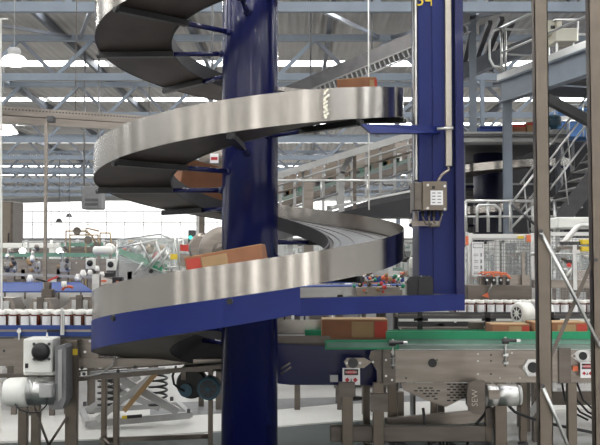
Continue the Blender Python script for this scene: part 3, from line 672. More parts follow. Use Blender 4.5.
# one jar, then copies
j0 = P(4, 325, 7.45); jx = j0.x
def make_jar(loc):
    t = thing('jar', 'small amber glass jar with white label and cap, on the blue-railed conveyor', 'jar', loc, 'jars on the blue-railed conveyor')
    x, y, z = loc; r = .039
    part(t, 'glass', 'glass_brown', lambda m: m.lathe([(r * .9, 0), (r, .006), (r, .085), (r * .85, .1), (r * .7, .106)], loc, (0, 0, 1), 16))
    part(t, 'paper_label', 'label', lambda m: m.lathe([(r + .0012, .012), (r + .0012, .078)], loc, (0, 0, 1), 16) if False else m.add(*label_patch(x, y, z, r + .001, .010, .088)))
    part(t, 'cap', 'cap', lambda m: m.lathe([(r * .80, .1), (r * .84, .103), (r * .84, .124), (r * .78, .128)], loc, (0, 0, 1), 16))
    return t
def label_patch(x, y, z, r, z0, z1, a0=PI * 1.14, a1=PI * 1.78, n=9):
    vs = []; fs = []
    for i in range(n):
        a = a0 + (a1 - a0) * i / (n - 1)
        vs += [(x + r * math.cos(a), y + r * math.sin(a), z + z0), (x + r * math.cos(a), y + r * math.sin(a), z + z1)]
    for i in range(n - 1): fs.append((2 * i, 2 * i + 2, 2 * i + 3, 2 * i + 1))
    return vs, fs, 0, True
jar = make_jar(Vector((jx, 7.42, JZ)))
for row in range(4):
    for q in range(-2, 10):
        if row == 0 and q == 0: continue
        x = jx + q * .088 + (row % 2) * .044
        dup(jar, (x, 7.42 + row * .082, JZ), rz=random.uniform(-.5, .5))

# ================================================================ SCISSOR LIFT, BLUE MOTOR, DRUM BEHIND THE COLUMN
SLY = 8.55
sl = thing('scissor_lift', 'grey scissor lift pallet stand with crossed arms and black coil springs on the floor', 'lift', P(137, 420, SLY))
part(sl, 'base_frame', ['grey', 'yellow', 'black'], lambda m: (m.bar(P(88, 424, SLY), P(190, 415, SLY + .2), .05, .06, 0), m.bar(P(82, 411, SLY + .5), P(180, 404, SLY + .7), .05, .05, 0), m.bar(P(88, 424, SLY), P(82, 411, SLY + .5), .05, .05), m.bar(P(190, 415, SLY + .2), P(178, 404, SLY + .7), .05, .05), m.bar(P(122, 417.5, SLY - .04), P(127, 417.0, SLY - .04), .004, .03, 1), m.bar(P(127, 417, SLY - .04), P(142, 415.8, SLY - .04), .004, .03, 2)))
part(sl, 'scissor_arm', 'grey', lambda m: m.bar(P(118, 377, SLY), P(178, 412, SLY), .04, .07), 'light grey arm')
part(sl, 'scissor_arm', 'alu', lambda m: m.bar(P(155, 374, SLY - .03), P(97, 420, SLY - .03), .04, .06))
part(sl, 'scissor_arm', 'card_light', lambda m: m.bar(P(157, 372, SLY - .08), P(124, 411, SLY - .08), .02, .045), 'brownish strut')
part(sl, 'scissor_arm', 'grey', lambda m: m.bar(P(100, 383, SLY + .5), P(160, 408, SLY + .5), .04, .06))
part(sl, 'scissor_arm', 'grey', lambda m: m.bar(P(140, 376, SLY + .5), P(85, 412, SLY + .5), .04, .06))
part(sl, 'top_frame', 'midgrey', lambda m: (m.bar(P(95, 376, SLY), P(170, 371, SLY), .05, .05), m.bar(P(90, 374, SLY + .5), P(165, 370, SLY + .5), .05, .05)))
for (u0, Y) in ((107, SLY + .2), (158, SLY + .2)):
    a = P(u0, 408, Y); n = 6; L = P(u0, 372, Y).z - a.z
    part(sl, 'coil_spring', 'black', lambda m: m.tube([(a.x + .085 * math.cos(q * PI / 6), a.y + .085 * math.sin(q * PI / 6), a.z + L * q / (12 * n)) for q in range(12 * n + 1)], .011, 6))
part(sl, 'corner_peg', 'darkgrey', lambda m: [m.fbox(u, v, u + 3, v + 4, SLY, .03) for u, v in ((83, 402), (170, 397), (187, 409))])

bm = P(195, 388, 7.75)
bmo = thing('geared_motor', 'blue-green ribbed geared motor hanging under the spiral exit, beside the column', 'motor', P(198, 400, 7.75))
part(bmo, 'fan_cover', 'teal', lambda m: m.lathe([(.085, 0), (.095, .02), (.095, .12)], P(208, 389, 7.5), (.1, 1, 0), 24), 'round fan cover')
part(bmo, 'fan_grille', ['darkgrey', 'teal'], lambda m: (m.lathe([(.07, 0), (.07, .005)], P(208, 389, 7.497), (-.1, -1, 0), 20, 0), [m.bar(P(208, 389, 7.485) - Vector((math.cos(a) * .065, 0, math.sin(a) * .065)), P(208, 389, 7.485) + Vector((math.cos(a) * .065, 0, math.sin(a) * .065)), .006, .008, 1) for a in [q * PI / 4 for q in range(4)]], m.lathe([(.02, .01), (.02, .02)], P(208, 389, 7.49), (0, -1, 0), 12, 1)))
part(bmo, 'motor_body', 'teal', lambda m: [m.lathe([(.075 + .012 * (q % 2), 0), (.075 + .012 * (q % 2), .015)], P(208, 389, 7.6) + Vector((-.001 * q, .015 * q, 0)), (0, 1, 0), 20) for q in range(14)])
part(bmo, 'gearbox', ['teal', 'black'], lambda m: (m.lathe([(.11, 0), (.125, .02), (.125, .14), (.1, .16)], P(191, 384, 7.62), (0, 1, 0), 24, 1), m.lathe([(.05, 0), (.055, .03)], P(186, 390, 7.6), (0, -1, 0), 16, 0), m.fbox(184, 372, 196, 380, 7.65, .1, 0)))
part(bmo, 'mounting_plate', 'steel_dark', lambda m: (m.fbox(181, 368, 214, 372, 7.6, .25), m.fbox(181, 368, 186, 380, 7.6, .05)))
part(bmo, 'cable', 'rubber', lambda m: m.tube([P(176, 366, 7.5), P(172.5, 376, 7.5), P(174, 384, 7.5), P(180, 389, 7.52), P(184, 391, 7.55)], .010, 7))
dr = thing('drum_housing', 'round grey steel drum housing on a bracket, half hidden by the blue column', 'machine', P(212, 262, 9.5))
part(dr, 'drum', 'steel', lambda m: m.lathe([(.18, 0), (.245, .0), (.26, .02), (.26, .2), (.24, .22)], P(222, 252, 9.3), (.25, 1, 0), 40))
part(dr, 'hub', 'steel_dark', lambda m: m.lathe([(.1, 0), (.1, .02), (.06, .04), (.05, .05)], P(222, 252, 9.28), (-.25, -1, 0), 24))
part(dr, 'side_cover', 'steel', lambda m: m.lathe([(.12, 0), (.16, .04), (.16, .2)], P(201, 248, 9.6), (.3, 1, 0), 28))
part(dr, 'stand', 'steel_dark', lambda m: (m.box(P(199, 250, 9.8).x, P(204, 250, 9.8).x, 9.8, 9.87, 0, PZ(190, 9.8)), m.box(P(218, 250, 9.8).x, P(224, 250, 9.8).x, 9.6, 9.8, 0, 1.6)))
# ================================================================ THE HALL BEHIND, LEFT HALF
rnd = random.Random(3)
def railing(name, label, cat, a, b, h, n, mat='alu', r=.02, group=None, par=None, mids=1):
    a, b = Vector(a), Vector(b)
    t = par or thing(name, label, cat, a, group)
    part(t, 'top_rail', mat, lambda m: m.tube([a + Vector((0, 0, h)), b + Vector((0, 0, h))], r, 8))
    for q in range(mids):
        zz = h * (q + 1) / (mids + 1)
        part(t, 'middle_rail', mat, lambda m: m.tube([a + Vector((0, 0, zz)), b + Vector((0, 0, zz))], r * .8, 6))
    for q in range(n + 1):
        p = a.lerp(b, q / n)
        part(t, 'rail_post', mat, lambda m: m.tube([p, p + Vector((0, 0, h))], r, 6))
    return t
def run(label, a, b, w=.4, ph=.18, rail='green', panel='steel', belt='rubbergreen', legs=3, name='conveyor', railh=.08, group=None, both=True, legd=None):
    """a straight conveyor from a to b (front top edge of the side panel)"""
    a, b = Vector(a), Vector(b); d = (b - a); t = thing(name, label, 'conveyor', (a.x, a.y, 0), group)
    D = Vector((0, 1, 0)) if abs(d.normalized().y) < .8 else Vector((1, 0, 0)); up = Vector((0, 0, 1))
    part(t, 'side_panel', panel, lambda m: m.prism([a, b, b - up * ph, a - up * ph], D * .02))
    part(t, 'side_panel', panel, lambda m: m.prism([a + D * w, b + D * w, b + D * w - up * ph, a + D * w - up * ph], D * .02))
    part(t, 'belt', belt, lambda m: m.prism([a + D * .02 - up * .02, b + D * .02 - up * .02, b + D * w - up * .02, a + D * w - up * .02], up * .03))
    if rail:
        part(t, 'guide_rail', rail, lambda m: m.prism([a + up * .04, b + up * .04, b + up * (.04 + railh), a + up * (.04 + railh)], D * .02), rail.replace('paleGreen', 'pale green') + ' guide rail')
        part(t, 'guide_rail', rail, lambda m: m.prism([a + up * .04 + D * w, b + up * .04 + D * w, b + up * (.04 + railh) + D * w, a + up * (.04 + railh) + D * w], D * .02))
    n = max(1, int(d.length / .8))
    part(t, 'bolt', 'alu', lambda m: [m.cyl(a.lerp(b, (q + .5) / n) - up * .05, a.lerp(b, (q + .5) / n) - up * .05 - D * .02, .012, 6) for q in range(n)])
    for q in range(legs):
        p = a.lerp(b, (q + .5) / legs)
        for o in (D * .03, D * (w - .03)):
            pp = p + o
            part(t, 'leg', 'steel_dark', lambda m: m.box(pp.x - .03, pp.x + .03, pp.y - .03, pp.y + .03, 0, pp.z - ph * .5))
    return t
def machine(u0, u1, v0, Y, d, label, name='packing_machine', cat='machine', body='steel', split=.5, accent='white', clear=True, n=3, screen=False, inner=12):
    """enclosed machine: cabinet below, posts and clear guards with works above"""
    x0, x1, z1 = P(u0, v0, Y).x, P(u1, v0, Y).x, PZ(v0, Y); zs = z1 * split
    t = thing(name, label, cat, ((x0 + x1) / 2, Y + d / 2, 0))
    part(t, 'cabinet', body, lambda m: m.box(x0, x1, Y, Y + d, .08, zs, 0, .02))
    for q in range(n):
        xa, xb = x0 + (x1 - x0) * (q + .06) / n, x0 + (x1 - x0) * (q + .94) / n
        dd = part(t, 'access_door', 'grey' if q % 2 else body, lambda m: m.box(xa, xb, Y - .015, Y, .15, zs - .06, 0, .005))
        part(dd, 'handle', 'black', lambda m: m.box(xb - .07, xb - .045, Y - .04, Y - .015, zs * .55, zs * .55 + .12))
    for (x, y) in ((x0, Y), (x1 - .05, Y), (x0, Y + d - .05), (x1 - .05, Y + d - .05)):
        part(t, 'corner_post', 'alu', lambda m: m.box(x, x + .05, y, y + .05, zs, z1))
        part(t, 'foot', 'darkgrey', lambda m: m.cyl((x + .025, y + .025, 0), (x + .025, y + .025, .08), .04, 8))
    part(t, 'top_frame', 'alu', lambda m: (m.box(x0, x1, Y, Y + .05, z1 - .05, z1), m.box(x0, x1, Y + d - .05, Y + d, z1 - .05, z1), m.box(x0, x0 + .05, Y, Y + d, z1 - .05, z1), m.box(x1 - .05, x1, Y, Y + d, z1 - .05, z1)))
    if clear: part(t, 'guard_panel', 'clear', lambda m: m.box(x0 + .05, x1 - .05, Y + .01, Y + .018, zs, z1 - .05))
    for q in range(inner):
        mt = rnd.choice([accent, 'steel', 'alu', 'darkgrey', 'grey', 'steel_dark', 'card', accent])
        xc, yc, zc = rnd.uniform(x0 + .12, x1 - .12), Y + d * rnd.uniform(.25, .8), rnd.uniform(zs, z1 - .15)
        w_, h_ = rnd.uniform(.03, .15), rnd.uniform(.04, .2); k = rnd.random()
        if k < .35: part(t, 'drive_unit', mt, lambda m: m.box(xc - w_, xc + w_, yc - .06, yc + .06, zc, zc + h_, 0, .012))
        elif k < .6: part(t, 'roller', mt, lambda m: m.cyl((xc - w_, yc, zc), (xc + w_, yc, zc), h_ * .35, 10))
        elif k < .8: part(t, 'rod', mt, lambda m: m.tube([(xc, yc, zs), (xc, yc, zc + h_)], .018, 6))
        else: part(t, 'tie_bar', mt, lambda m: m.bar((x0 + .05, yc, zc), (x1 - .05, yc, zc + rnd.uniform(-.1, .1)), .03, .05))
    if screen:
        cp = part(t, 'control_panel', 'grey', lambda m: m.box(x1 - .1, x1 + .28, Y - .12, Y - .04, z1 - .5, z1 - .15, 0, .015))
        part(cp, 'screen', 'screen', lambda m: m.box(x1 - .06, x1 + .24, Y - .125, Y - .12, z1 - .43, z1 - .22))
    return t

# perforated tray with its drop pipe
YT = 10.
tr = thing('cable_tray', 'long pale perforated cable tray crossing below the roof trusses', 'cable tray', P(70, 122, YT))
a, b = P(-30, 104, YT), P(165, 117, 11.2)
part(tr, 'tray', 'steel', lambda m: (m.prism([a, b, b - Vector((0, 0, .1)), a - Vector((0, 0, .1))], (0, .02, 0)), m.prism([a - Vector((0, 0, .1)), b - Vector((0, 0, .1)), b - Vector((0, -.25, .1)), a - Vector((0, -.25, .1))], (0, 0, .01)), m.prism([a + Vector((0, .25, 0)), b + Vector((0, .25, 0)), b + Vector((0, .25, -.07)), a + Vector((0, .25, -.07))], (0, .02, 0))))
part(tr, 'slot', 'darkgrey', lambda m: [m.bar(a.lerp(b, q / 60) + Vector((-.01, -.002, -.03)), a.lerp(b, q / 60) + Vector((.01, -.002, -.03)), .006, .012) for q in range(1, 60)])
part(tr, 'trunking', 'steel', lambda m: m.prism([a - Vector((0, 0, .105)), b - Vector((0, 0, .105)), b - Vector((0, 0, .185)), a - Vector((0, 0, .185))], (0, .12, 0)), 'smooth trunking under the tray')
part(tr, 'bracket', 'darkgrey', lambda m: m.box(P(43, 118, YT).x, P(49, 118, YT).x, YT + .15, YT + .28, PZ(122, YT + .2), PZ(116.5, YT + .2)))
part(tr, 'hanger', 'steel', lambda m: [m.tube([a.lerp(b, q) + Vector((0, .12, 0)), (a.lerp(b, q).x, a.lerp(b, q).y + .12, ZR)], .006, 5) for q in (.1, .5, .9)])
part(tr, 'drop_pipe', 'steel', lambda m: m.box(P(43.8, 200, 10.2).x, P(46.6, 200, 10.2).x, 10.2, 10.24, PZ(293, 9.9) + .021, PZ(120, 10.2)), 'vertical drop pipe')
solo(MB().tube([P(8, 19, 8.4), P(1, 19, 8.4), P(1, 150, 8.4), P(1.5, 300, 8.4), (P(1.5, 300, 8.4).x, 8.4, 0)], .010, 6), 'hanging_pipe', 'cap', 'thin white pipe standing upright beyond the high bay lamp', 'pipe')

# walkway with railing in front of the back wall
YW = 38.
zw = PZ(238, YW)
wk = thing('raised_walkway', 'raised grey walkway with a railing along the bright back wall', 'walkway', (P(150, 238, YW).x, YW, 0))
part(wk, 'walkway_plate', 'midgrey', lambda m: m.box(P(-20, 238, YW).x, P(420, 238, YW).x, YW, YW + 1.2, zw - .22, zw))
railing(None, None, None, (P(14, 238, YW).x, YW, zw), (P(420, 238, YW).x, YW, zw), 1.1, 22, par=wk, mat='grey', r=.018)
for u in (28, 75, 120, 168, 300, 360):
    part(wk, 'support_column', 'midgrey', lambda m: m.box(P(u, 238, YW).x - .1, P(u, 238, YW).x + .1, YW + .3, YW + .5, 0, zw - .2))
# unit heater hanging under the roof
hp = P(94, 212, 24)
uh = thing('unit_heater', 'pale boxy unit heater with two dark louvre rows, hanging behind the rim of the spiral', 'heater', hp)
part(uh, 'casing', 'midgrey', lambda m: m.box(P(81, 200, 24).x, P(101, 200, 24).x, 24, 24.6, PZ(209, 24), PZ(186, 24), 0, .05))
part(uh, 'louvre', 'darkgrey', lambda m: (m.fbox(85, 198.5, 98, 201, 23.98, .03), m.fbox(85, 203, 98, 205.5, 23.98, .03)))
part(uh, 'hanger', 'midgrey', lambda m: [m.tube([P(u, 188, 24.3), (P(u, 188, 24.3).x, 24.3, ZR)], .025, 5) for u in (84, 98)])

hh = thing('hanging_hopper', 'grey rounded unit with small red-white plate, between spiral turns beside the column', 'hopper', P(210, 168, 12))
part(hh, 'body', 'steel', lambda m: m.lathe([(.16, 0), (.2, .03), (.2, .38), (.16, .42)], P(200, 158, 12.2), (1, 0, 0), 28))
pt_ = part(hh, 'warning_plate', 'label', lambda m: m.fbox(210, 153.5, 218.5, 163, 11.98, .004))
part(pt_, 'red_field', 'signred', lambda m: m.fbox(211, 157, 217.5, 160, 11.975, .003))
part(hh, 'hanger', 'midgrey', lambda m: m.tube([P(212, 150, 12.2), (P(212, 150, 12.2).x, 12.2, ZR)], .015, 6))
# brown cabinet at the edge and its neighbours
cb = thing('electrical_cabinet', 'tall brownish grey cabinet standing at the left edge', 'cabinet', (P(2, 300, 20).x, 20.3, 0))
part(cb, 'body', 'steel_dark', lambda m: m.box(P(-30, 230, 20).x, P(12.5, 230, 20).x, 20, 20.8, 0, PZ(201, 20), 0, .03))
part(cb, 'door', 'post', lambda m: (m.box(P(-10, 230, 20).x, P(11, 230, 20).x, 19.97, 20, 1.6, PZ(203, 20)), m.box(P(-10, 230, 20).x, P(11, 230, 20).x, 19.97, 20, .2, 1.55)))
part(cb, 'handle', 'black', lambda m: m.box(P(9, 230, 20).x, P(9.6, 230, 20).x, 19.92, 19.97, 1.9, 2.1))
lad = thing('ladder_cage', 'small caged ladder of thin grey hoops beside the brownish cabinet', 'ladder', (P(18, 300, 26).x, 26, 0))
part(lad, 'ladder_rail', 'grey', lambda m: (m.tube([(P(15, 214, 26).x, 26, 0), P(15, 213, 26)], .03, 6), m.tube([(P(22, 214, 26).x, 26, 0), P(22, 213, 26)], .03, 6)))
part(lad, 'rung', 'grey', lambda m: [m.tube([P(15, 214 + 3 * q, 26), P(22, 214 + 3 * q, 26)], .02, 5) for q in range(12)])

# rows of machinery, far to near
specs = [
 (-6, 24, 246, 32, 'low grey machine beyond the drop pipe, under the walkway', 'paleGreen'), (52, 82, 243, 33, 'far machine with brass pipes above it, left of the white drive heads', 'card'),
 (84, 116, 245, 31, 'far machine between the brass pipes and the clear guarded incline', 'white'), (24, 50, 247, 30, 'far machine just behind the drop pipe', 'white'),
 (150, 176, 240, 28, 'far machine above the clear guarded incline', 'white'), (182, 224, 238, 26, 'far machine beside the round drum housing', 'red'),
 (284, 306, 246, 26, 'far machine seen under the spiral rail right of the column', 'white'), (306, 340, 242, 30, 'far machine seen low behind the spiral deck', 'paleGreen'),
]
for (u0, u1, v0, Y, lab, acc) in specs:
    machine(u0, u1, v0, Y, 1.6, lab, accent=acc, inner=16, split=.55, screen=(u0 == 182))
# pale long duct and green rail line
du = thing('pale_duct', 'long white box duct running behind the drop pipe at eye height', 'duct', P(25, 256, 16))
part(du, 'duct_body', 'white', lambda m: m.box(P(-30, 247, 16).x, P(54, 247, 16).x, 16, 16.5, PZ(248, 16), PZ(243, 16), 0, .02))
part(du, 'duct_riser', 'white', lambda m: m.box(P(49, 250, 16).x, P(54, 250, 16).x, 16, 16.5, 0, PZ(248, 16)))
for (u, v, Y, lab) in ((22.5, 251, 14.6, 'white round lamp glowing over the green-railed line, left of the drop pipe'), (60, 251, 14.6, 'white round lamp glowing over the green-railed line, right of the drop pipe'), (319, 202, 28.5, 'small round lamp glowing under the railed incline')):
    p = P(u, v + 2.6, Y)
    t = thing('work_lamp', lab, 'lamp', p, 'small work lamps')
    part(t, 'globe', 'smalllamp', lambda m: m.lathe([(.02, 0), (.045, .012), (.055, .04), (.045, .07), (.02, .085)], p, (0, 0, 1), 14))
    part(t, 'lamp_stem', 'grey', lambda m: m.tube([p + Vector((0, 0, .08)), p + Vector((0, 0, .2)), p + Vector((0, .3, .2))], .012, 5))
    part(t, 'lamp_post', 'grey', lambda m: m.tube([p + Vector((0, .3, .2)), (p.x, p.y + .3, 0)], .02, 5))
run('long stainless conveyor with pale green guide rails behind the blue belt table', P(-30, 259.5, 14), P(112, 259.5, 14), w=.5, ph=.30, rail='paleGreen', legs=4, panel='steel', railh=.06)
run('narrow conveyor with a pale green rail farther back under the walkway', P(-30, 250, 22), P(100, 247, 24), w=.4, ph=.15, rail='paleGreen', legs=4)
# brass pipes
bp = thing('pipework', 'brass-coloured pipes rising above the far machines', 'pipes', (P(82, 300, 20).x, 20, 0))
for q, pts in enumerate((((66, 300), (66, 231), (86, 231), (92, 236), (96, 244)), ((70, 300), (70, 235), (98, 235), (98, 252)), ((86, 300), (86, 228), (99, 231)), ((100, 300), (100, 233), (110, 233), (112, 248)))):
    part(bp, 'pipe', 'brass', lambda m: m.tube([(P(pts[0][0], 300, 20).x, 20, 0)] + [P(u, v, 20) for u, v in pts[1:]], .024, 8))
part(bp, 'valve', 'steel_dark', lambda m: [m.cyl(P(u, v, 19.95), P(u, v, 19.8), .09, 10) for u, v in ((77, 231), (88, 240), (97, 246))])
wc = thing('white_tank', 'white horizontal tank lying above the two white drive heads', 'tank', (P(103, 300, 13).x, 13.3, 0))
part(wc, 'shell', 'white', lambda m: m.lathe([(.03, 0), (.06, .02), (.06, .26), (.03, .28)], P(93, 250.5, 13), (1, 0, 0), 20))
part(wc, 'end_drum', 'white', lambda m: m.lathe([(.06, 0), (.08, .02), (.08, .08), (.06, .1)], P(109, 249, 13), (0, 1, 0), 20))
part(wc, 'stand', 'steel', lambda m: (m.box(P(97, 256, 13).x, P(98.5, 256, 13).x, 13, 13.1, 0, PZ(254, 13)), m.box(P(109, 256, 13).x, P(110.5, 256, 13).x, 13, 13.1, 0, PZ(254, 13))))
for (u0, u1, v0, v1, lab) in ((85.5, 93.5, 258, 269, 'nearer the brass pipes'), (106, 114.5, 259, 270.5, 'nearer the clear guarded incline')):
    h = thing('drive_head', 'white box drive head with a round black cap, %s' % lab, 'motor', (P(u0, 300, 11.5).x, 11.6, 0), 'white drive heads')
    part(h, 'housing', 'white', lambda m: m.fbox(u0, v0, u1, v1, 11.5, .14, 0, .01))
    part(h, 'handwheel', 'black', lambda m: m.lathe([(.03, 0), (.04, .01), (.036, .03), (.01, .035)], P((u0 + u1) / 2 + .5, (v0 + v1) / 2 - .3, 11.5), (0, -1, 0), 18))
    part(h, 'pedestal', 'steel', lambda m: m.box(P(u0 + 2, 270, 11.5).x, P(u1 - 2, 270, 11.5).x, 11.53, 11.63, 0, PZ(v1, 11.5)))
    part(h, 'lower_unit', 'darkgrey', lambda m: m.fbox(u0 + 1, v1, u1 - 1, v1 + 3.5, 11.48, .12))

# blue belt table with red and black lever, nearer
YB = 9.9
tb = thing('belt_table', 'wide blue belt table on a stainless frame behind the jars', 'conveyor', (P(45, 300, YB).x, YB + .5, 0))
zt2 = PZ(293, YB)
part(tb, 'belt', 'belt', lambda m: m.prism([(P(-30, 290, YB).x, YB, zt2), (P(93, 293, YB).x, YB, zt2), (P(80, 280, 13.4).x, 13.4, zt2), (P(-30, 280, 13.4).x, 13.4, zt2)], (0, 0, .02)), 'wide blue belt')
part(tb, 'front_apron', ['alu', 'steel_dark'], lambda m: (m.box(P(-30, 295, YB).x, P(94, 295, YB).x, YB - .02, YB, PZ(306, YB), PZ(292.5, YB), 0), [m.fbox(u, 292, u + 1.5, 299, YB - .03, .01, 1) for u in (4, 24, 58, 80)]))
part(tb, 'end_plate', 'alu', lambda m: m.fbox(92, 274, 99, 300, YB - .03, .1, 0))
for u in (8, 50, 88):
    part(tb, 'leg', 'steel_dark', lambda m: m.box(P(u, 300, YB).x, P(u + 5, 300, YB).x, YB, YB + .06, 0, zt2 - .05))
part(tb, 'lever', 'red', lambda m: m.bar(P(48, 281, 9.8), P(58, 276.5, 9.8), .03, .02)); part(tb, 'lever', 'black', lambda m: m.bar(P(36, 279, 9.8), P(48, 282, 9.8), .03, .02))
part(tb, 'valve_block', 'steel_dark', lambda m: (m.fbox(44, 282, 50, 290, 9.76, .08, 0, .01), m.fbox(41, 289, 53, 308, 9.76, .08, 0, .01)))
part(tb, 'hose_elbow', 'orange', lambda m: m.tube([P(62, 290, 9.75), P(65, 287, 9.75), P(70, 286.5, 9.75), P(73, 288, 9.75)], .014, 8), 'orange hose elbow')
part(tb, 'white_cap', 'cap', lambda m: m.lathe([(.02, 0), (.03, .01), (.026, .06)], P(64, 287, 9.7), (0, 0, 1), 12))
part(tb, 'side_rail', 'grey', lambda m: m.bar(P(-30, 273, 10.6), P(93, 277, 10.6), .02, .03))
for (u, v) in ((30, 279), (78, 278), (83, 274)):
    part(tb, 'fitting', 'cap', lambda m: m.lathe([(.03, 0), (.04, .03), (.02, .08)], P(u, v + 3, 10.2), (0, 0, 1), 10))
# stainless machine row directly behind the jars
for (u0, u1, v0, Y, lab) in ((-20, 20, 298, 9.3, 'low stainless hopper base behind the first jars'), (24, 58, 299, 9.25, 'low stainless base in the middle, behind the jars'), (62, 98, 297, 9.35, 'low stainless base next to the rim of the spiral, behind the jars')):
    x0, x1, z1 = P(u0, v0, Y).x, P(u1, v0, Y).x, PZ(v0, Y)
    t = thing('machine_base', lab, 'machine', ((x0 + x1) / 2, Y, 0))
    part(t, 'cabinet', 'steel', lambda m: m.prism([(x0 + .08, Y, z1), (x1 - .08, Y, z1), (x1, Y, z1 - .2), (x1, Y, .5), (x0, Y, .5), (x0, Y, z1 - .2)], (0, .3, 0)))
    part(t, 'cover', 'alu', lambda m: m.box(x0 + .1, x1 - .1, Y - .02, Y, z1 - .16, z1 - .03, 0, .004))
    part(t, 'column', 'steel_dark', lambda m: m.box((x0 + x1) / 2 - .03, (x0 + x1) / 2 + .03, Y - .05, Y, .5, z1 + .02))
    part(t, 'leg', 'steel_dark', lambda m: m.box(x0 + .03, x0 + .08, Y, Y + .05, 0, .5)); part(t, 'leg', 'steel_dark', lambda m: m.box(x1 - .08, x1 - .03, Y, Y + .05, 0, .5))
# small bright parts lying at the spiral rim: bottles on the lane
tg = thing('transfer_gripper', 'white and dark gripper arm with orange tips, beside the spiral rim', 'machine', (P(108, 300, 10.4).x, 10.5, 0))
part(tg, 'arm', 'white', lambda m: (m.bar(P(98, 278, 10.4), P(116, 283, 10.4), .05, .045), m.bar(P(100, 284, 10.4), P(110, 281, 10.4), .04, .04)))
part(tg, 'gripper', 'black', lambda m: (m.fbox(112, 277, 122, 284, 10.35, .12, 0, .01), m.fbox(101, 273, 113, 277, 10.4, .1)))
part(tg, 'tip', 'orange', lambda m: (m.fbox(112, 283, 114, 288, 10.3, .03), m.fbox(116, 281, 118, 286, 10.3, .03), m.fbox(101, 280, 106, 282, 10.3, .03)))
part(tg, 'pedestal', 'steel', lambda m: m.box(P(103, 300, 10.4).x, P(108, 300, 10.4).x, 10.4, 10.5, 0, PZ(284, 10.4)))
for u, v in ((90, 275), (97, 271), (102, 277), (99, 287)): part(tg, 'cap', 'cap', lambda m: m.lathe([(.02, 0), (.03, .02), (.02, .06)], P(u, v, 10.3), (0, 0, 1), 10))

# clear guarded incline with green rails
YG = 12.5
gi = run('downhill conveyor with green rails inside a clear guard box, behind the spiral', P(119, 257, YG), P(162, 274, YG), w=.5, ph=.28, rail='green', legs=2, panel='grey')
def gtube(pa, pb, r=.014, mat='alu'): part(gi, 'guard_bar', mat, lambda m: m.tube([P(*pa, YG - .15), P(*pb, YG - .15)], r, 6))
for pa, pb in (((117, 240), (160, 234)), ((117, 240), (117, 290)), ((160, 234), (174, 240)), ((144, 271), (162, 250)), ((148, 271), (168, 244)), ((158, 268), (171, 250)), ((134, 275), (143, 262)), ((174, 236), (180, 270)), ((182, 236), (186, 268)), ((156, 240), (164, 268)), ((117, 248), (158, 240)), ((164, 268), (186, 266)), ((140, 240), (150, 262))):
    gtube(pa, pb)
part(gi, 'guard_panel', 'clear', lambda m: m.prism([P(117, 240, YG - .1), P(160, 234, YG - .1), P(176, 240, YG - .1), P(170, 268, YG - .1), P(119, 262, YG - .1)], (0, .01, 0)), 'clear guard sheet')
part(gi, 'guard_panel', 'clear', lambda m: m.prism([P(117, 240, YG + .6), P(178, 234, YG + .6), P(178, 270, YG + .6), P(117, 262, YG + .6)], (0, .01, 0)))
for q in range(26):
    u = 122 + rnd.random() * 52; v = 241 + rnd.random() * 16; s_ = rnd.uniform(.02, .06)
    part(gi, rnd.choice(['fitting', 'nozzle', 'cylinder_unit']), rnd.choice(['alu', 'steel', 'grey', 'card_light', 'white', 'steel_dark', 'red']), lambda m: m.lathe([(s_ * .7, 0), (s_, .01), (s_, s_ * 2), (s_ * .5, s_ * 2.4)], P(u, v, YG + rnd.uniform(.1, .5)), (rnd.uniform(-1, 1), rnd.uniform(-1, 0), rnd.uniform(-1, 1)), 10))
part(gi, 'sensor_box', 'yellow', lambda m: m.fbox(170.5, 254, 177, 259.5, YG - .3, .06), 'yellow sensor box')
part(gi, 'vent_hole', 'black', lambda m: m.cyl(P(151, 271, YG), P(151, 271, YG - .02), .03, 12))
gs = thing('signal_unit', 'small dark signal unit with a green light, beside the round drum housing', 'signal lamp', P(191, 245, 10.5))
part(gs, 'housing', 'darkgrey', lambda m: m.fbox(188, 230, 195, 243, 10.5, .1, 0, .008)); part(gs, 'green_light', 'greenled', lambda m: m.cyl(P(190.5, 237.5, 10.5), P(190.5, 237.5, 10.47), .022, 12))
part(gs, 'pole', 'alu', lambda m: m.box(P(196, 225, 10.5).x, P(199, 225, 10.5).x, 10.5, 10.55, 0, PZ(216, 10.5)))
rc = run('short conveyor with a red side plate just left of the drum housing', P(180, 254, 11.5), P(206, 256, 11.5), w=.4, ph=.15, rail='red', legs=1)
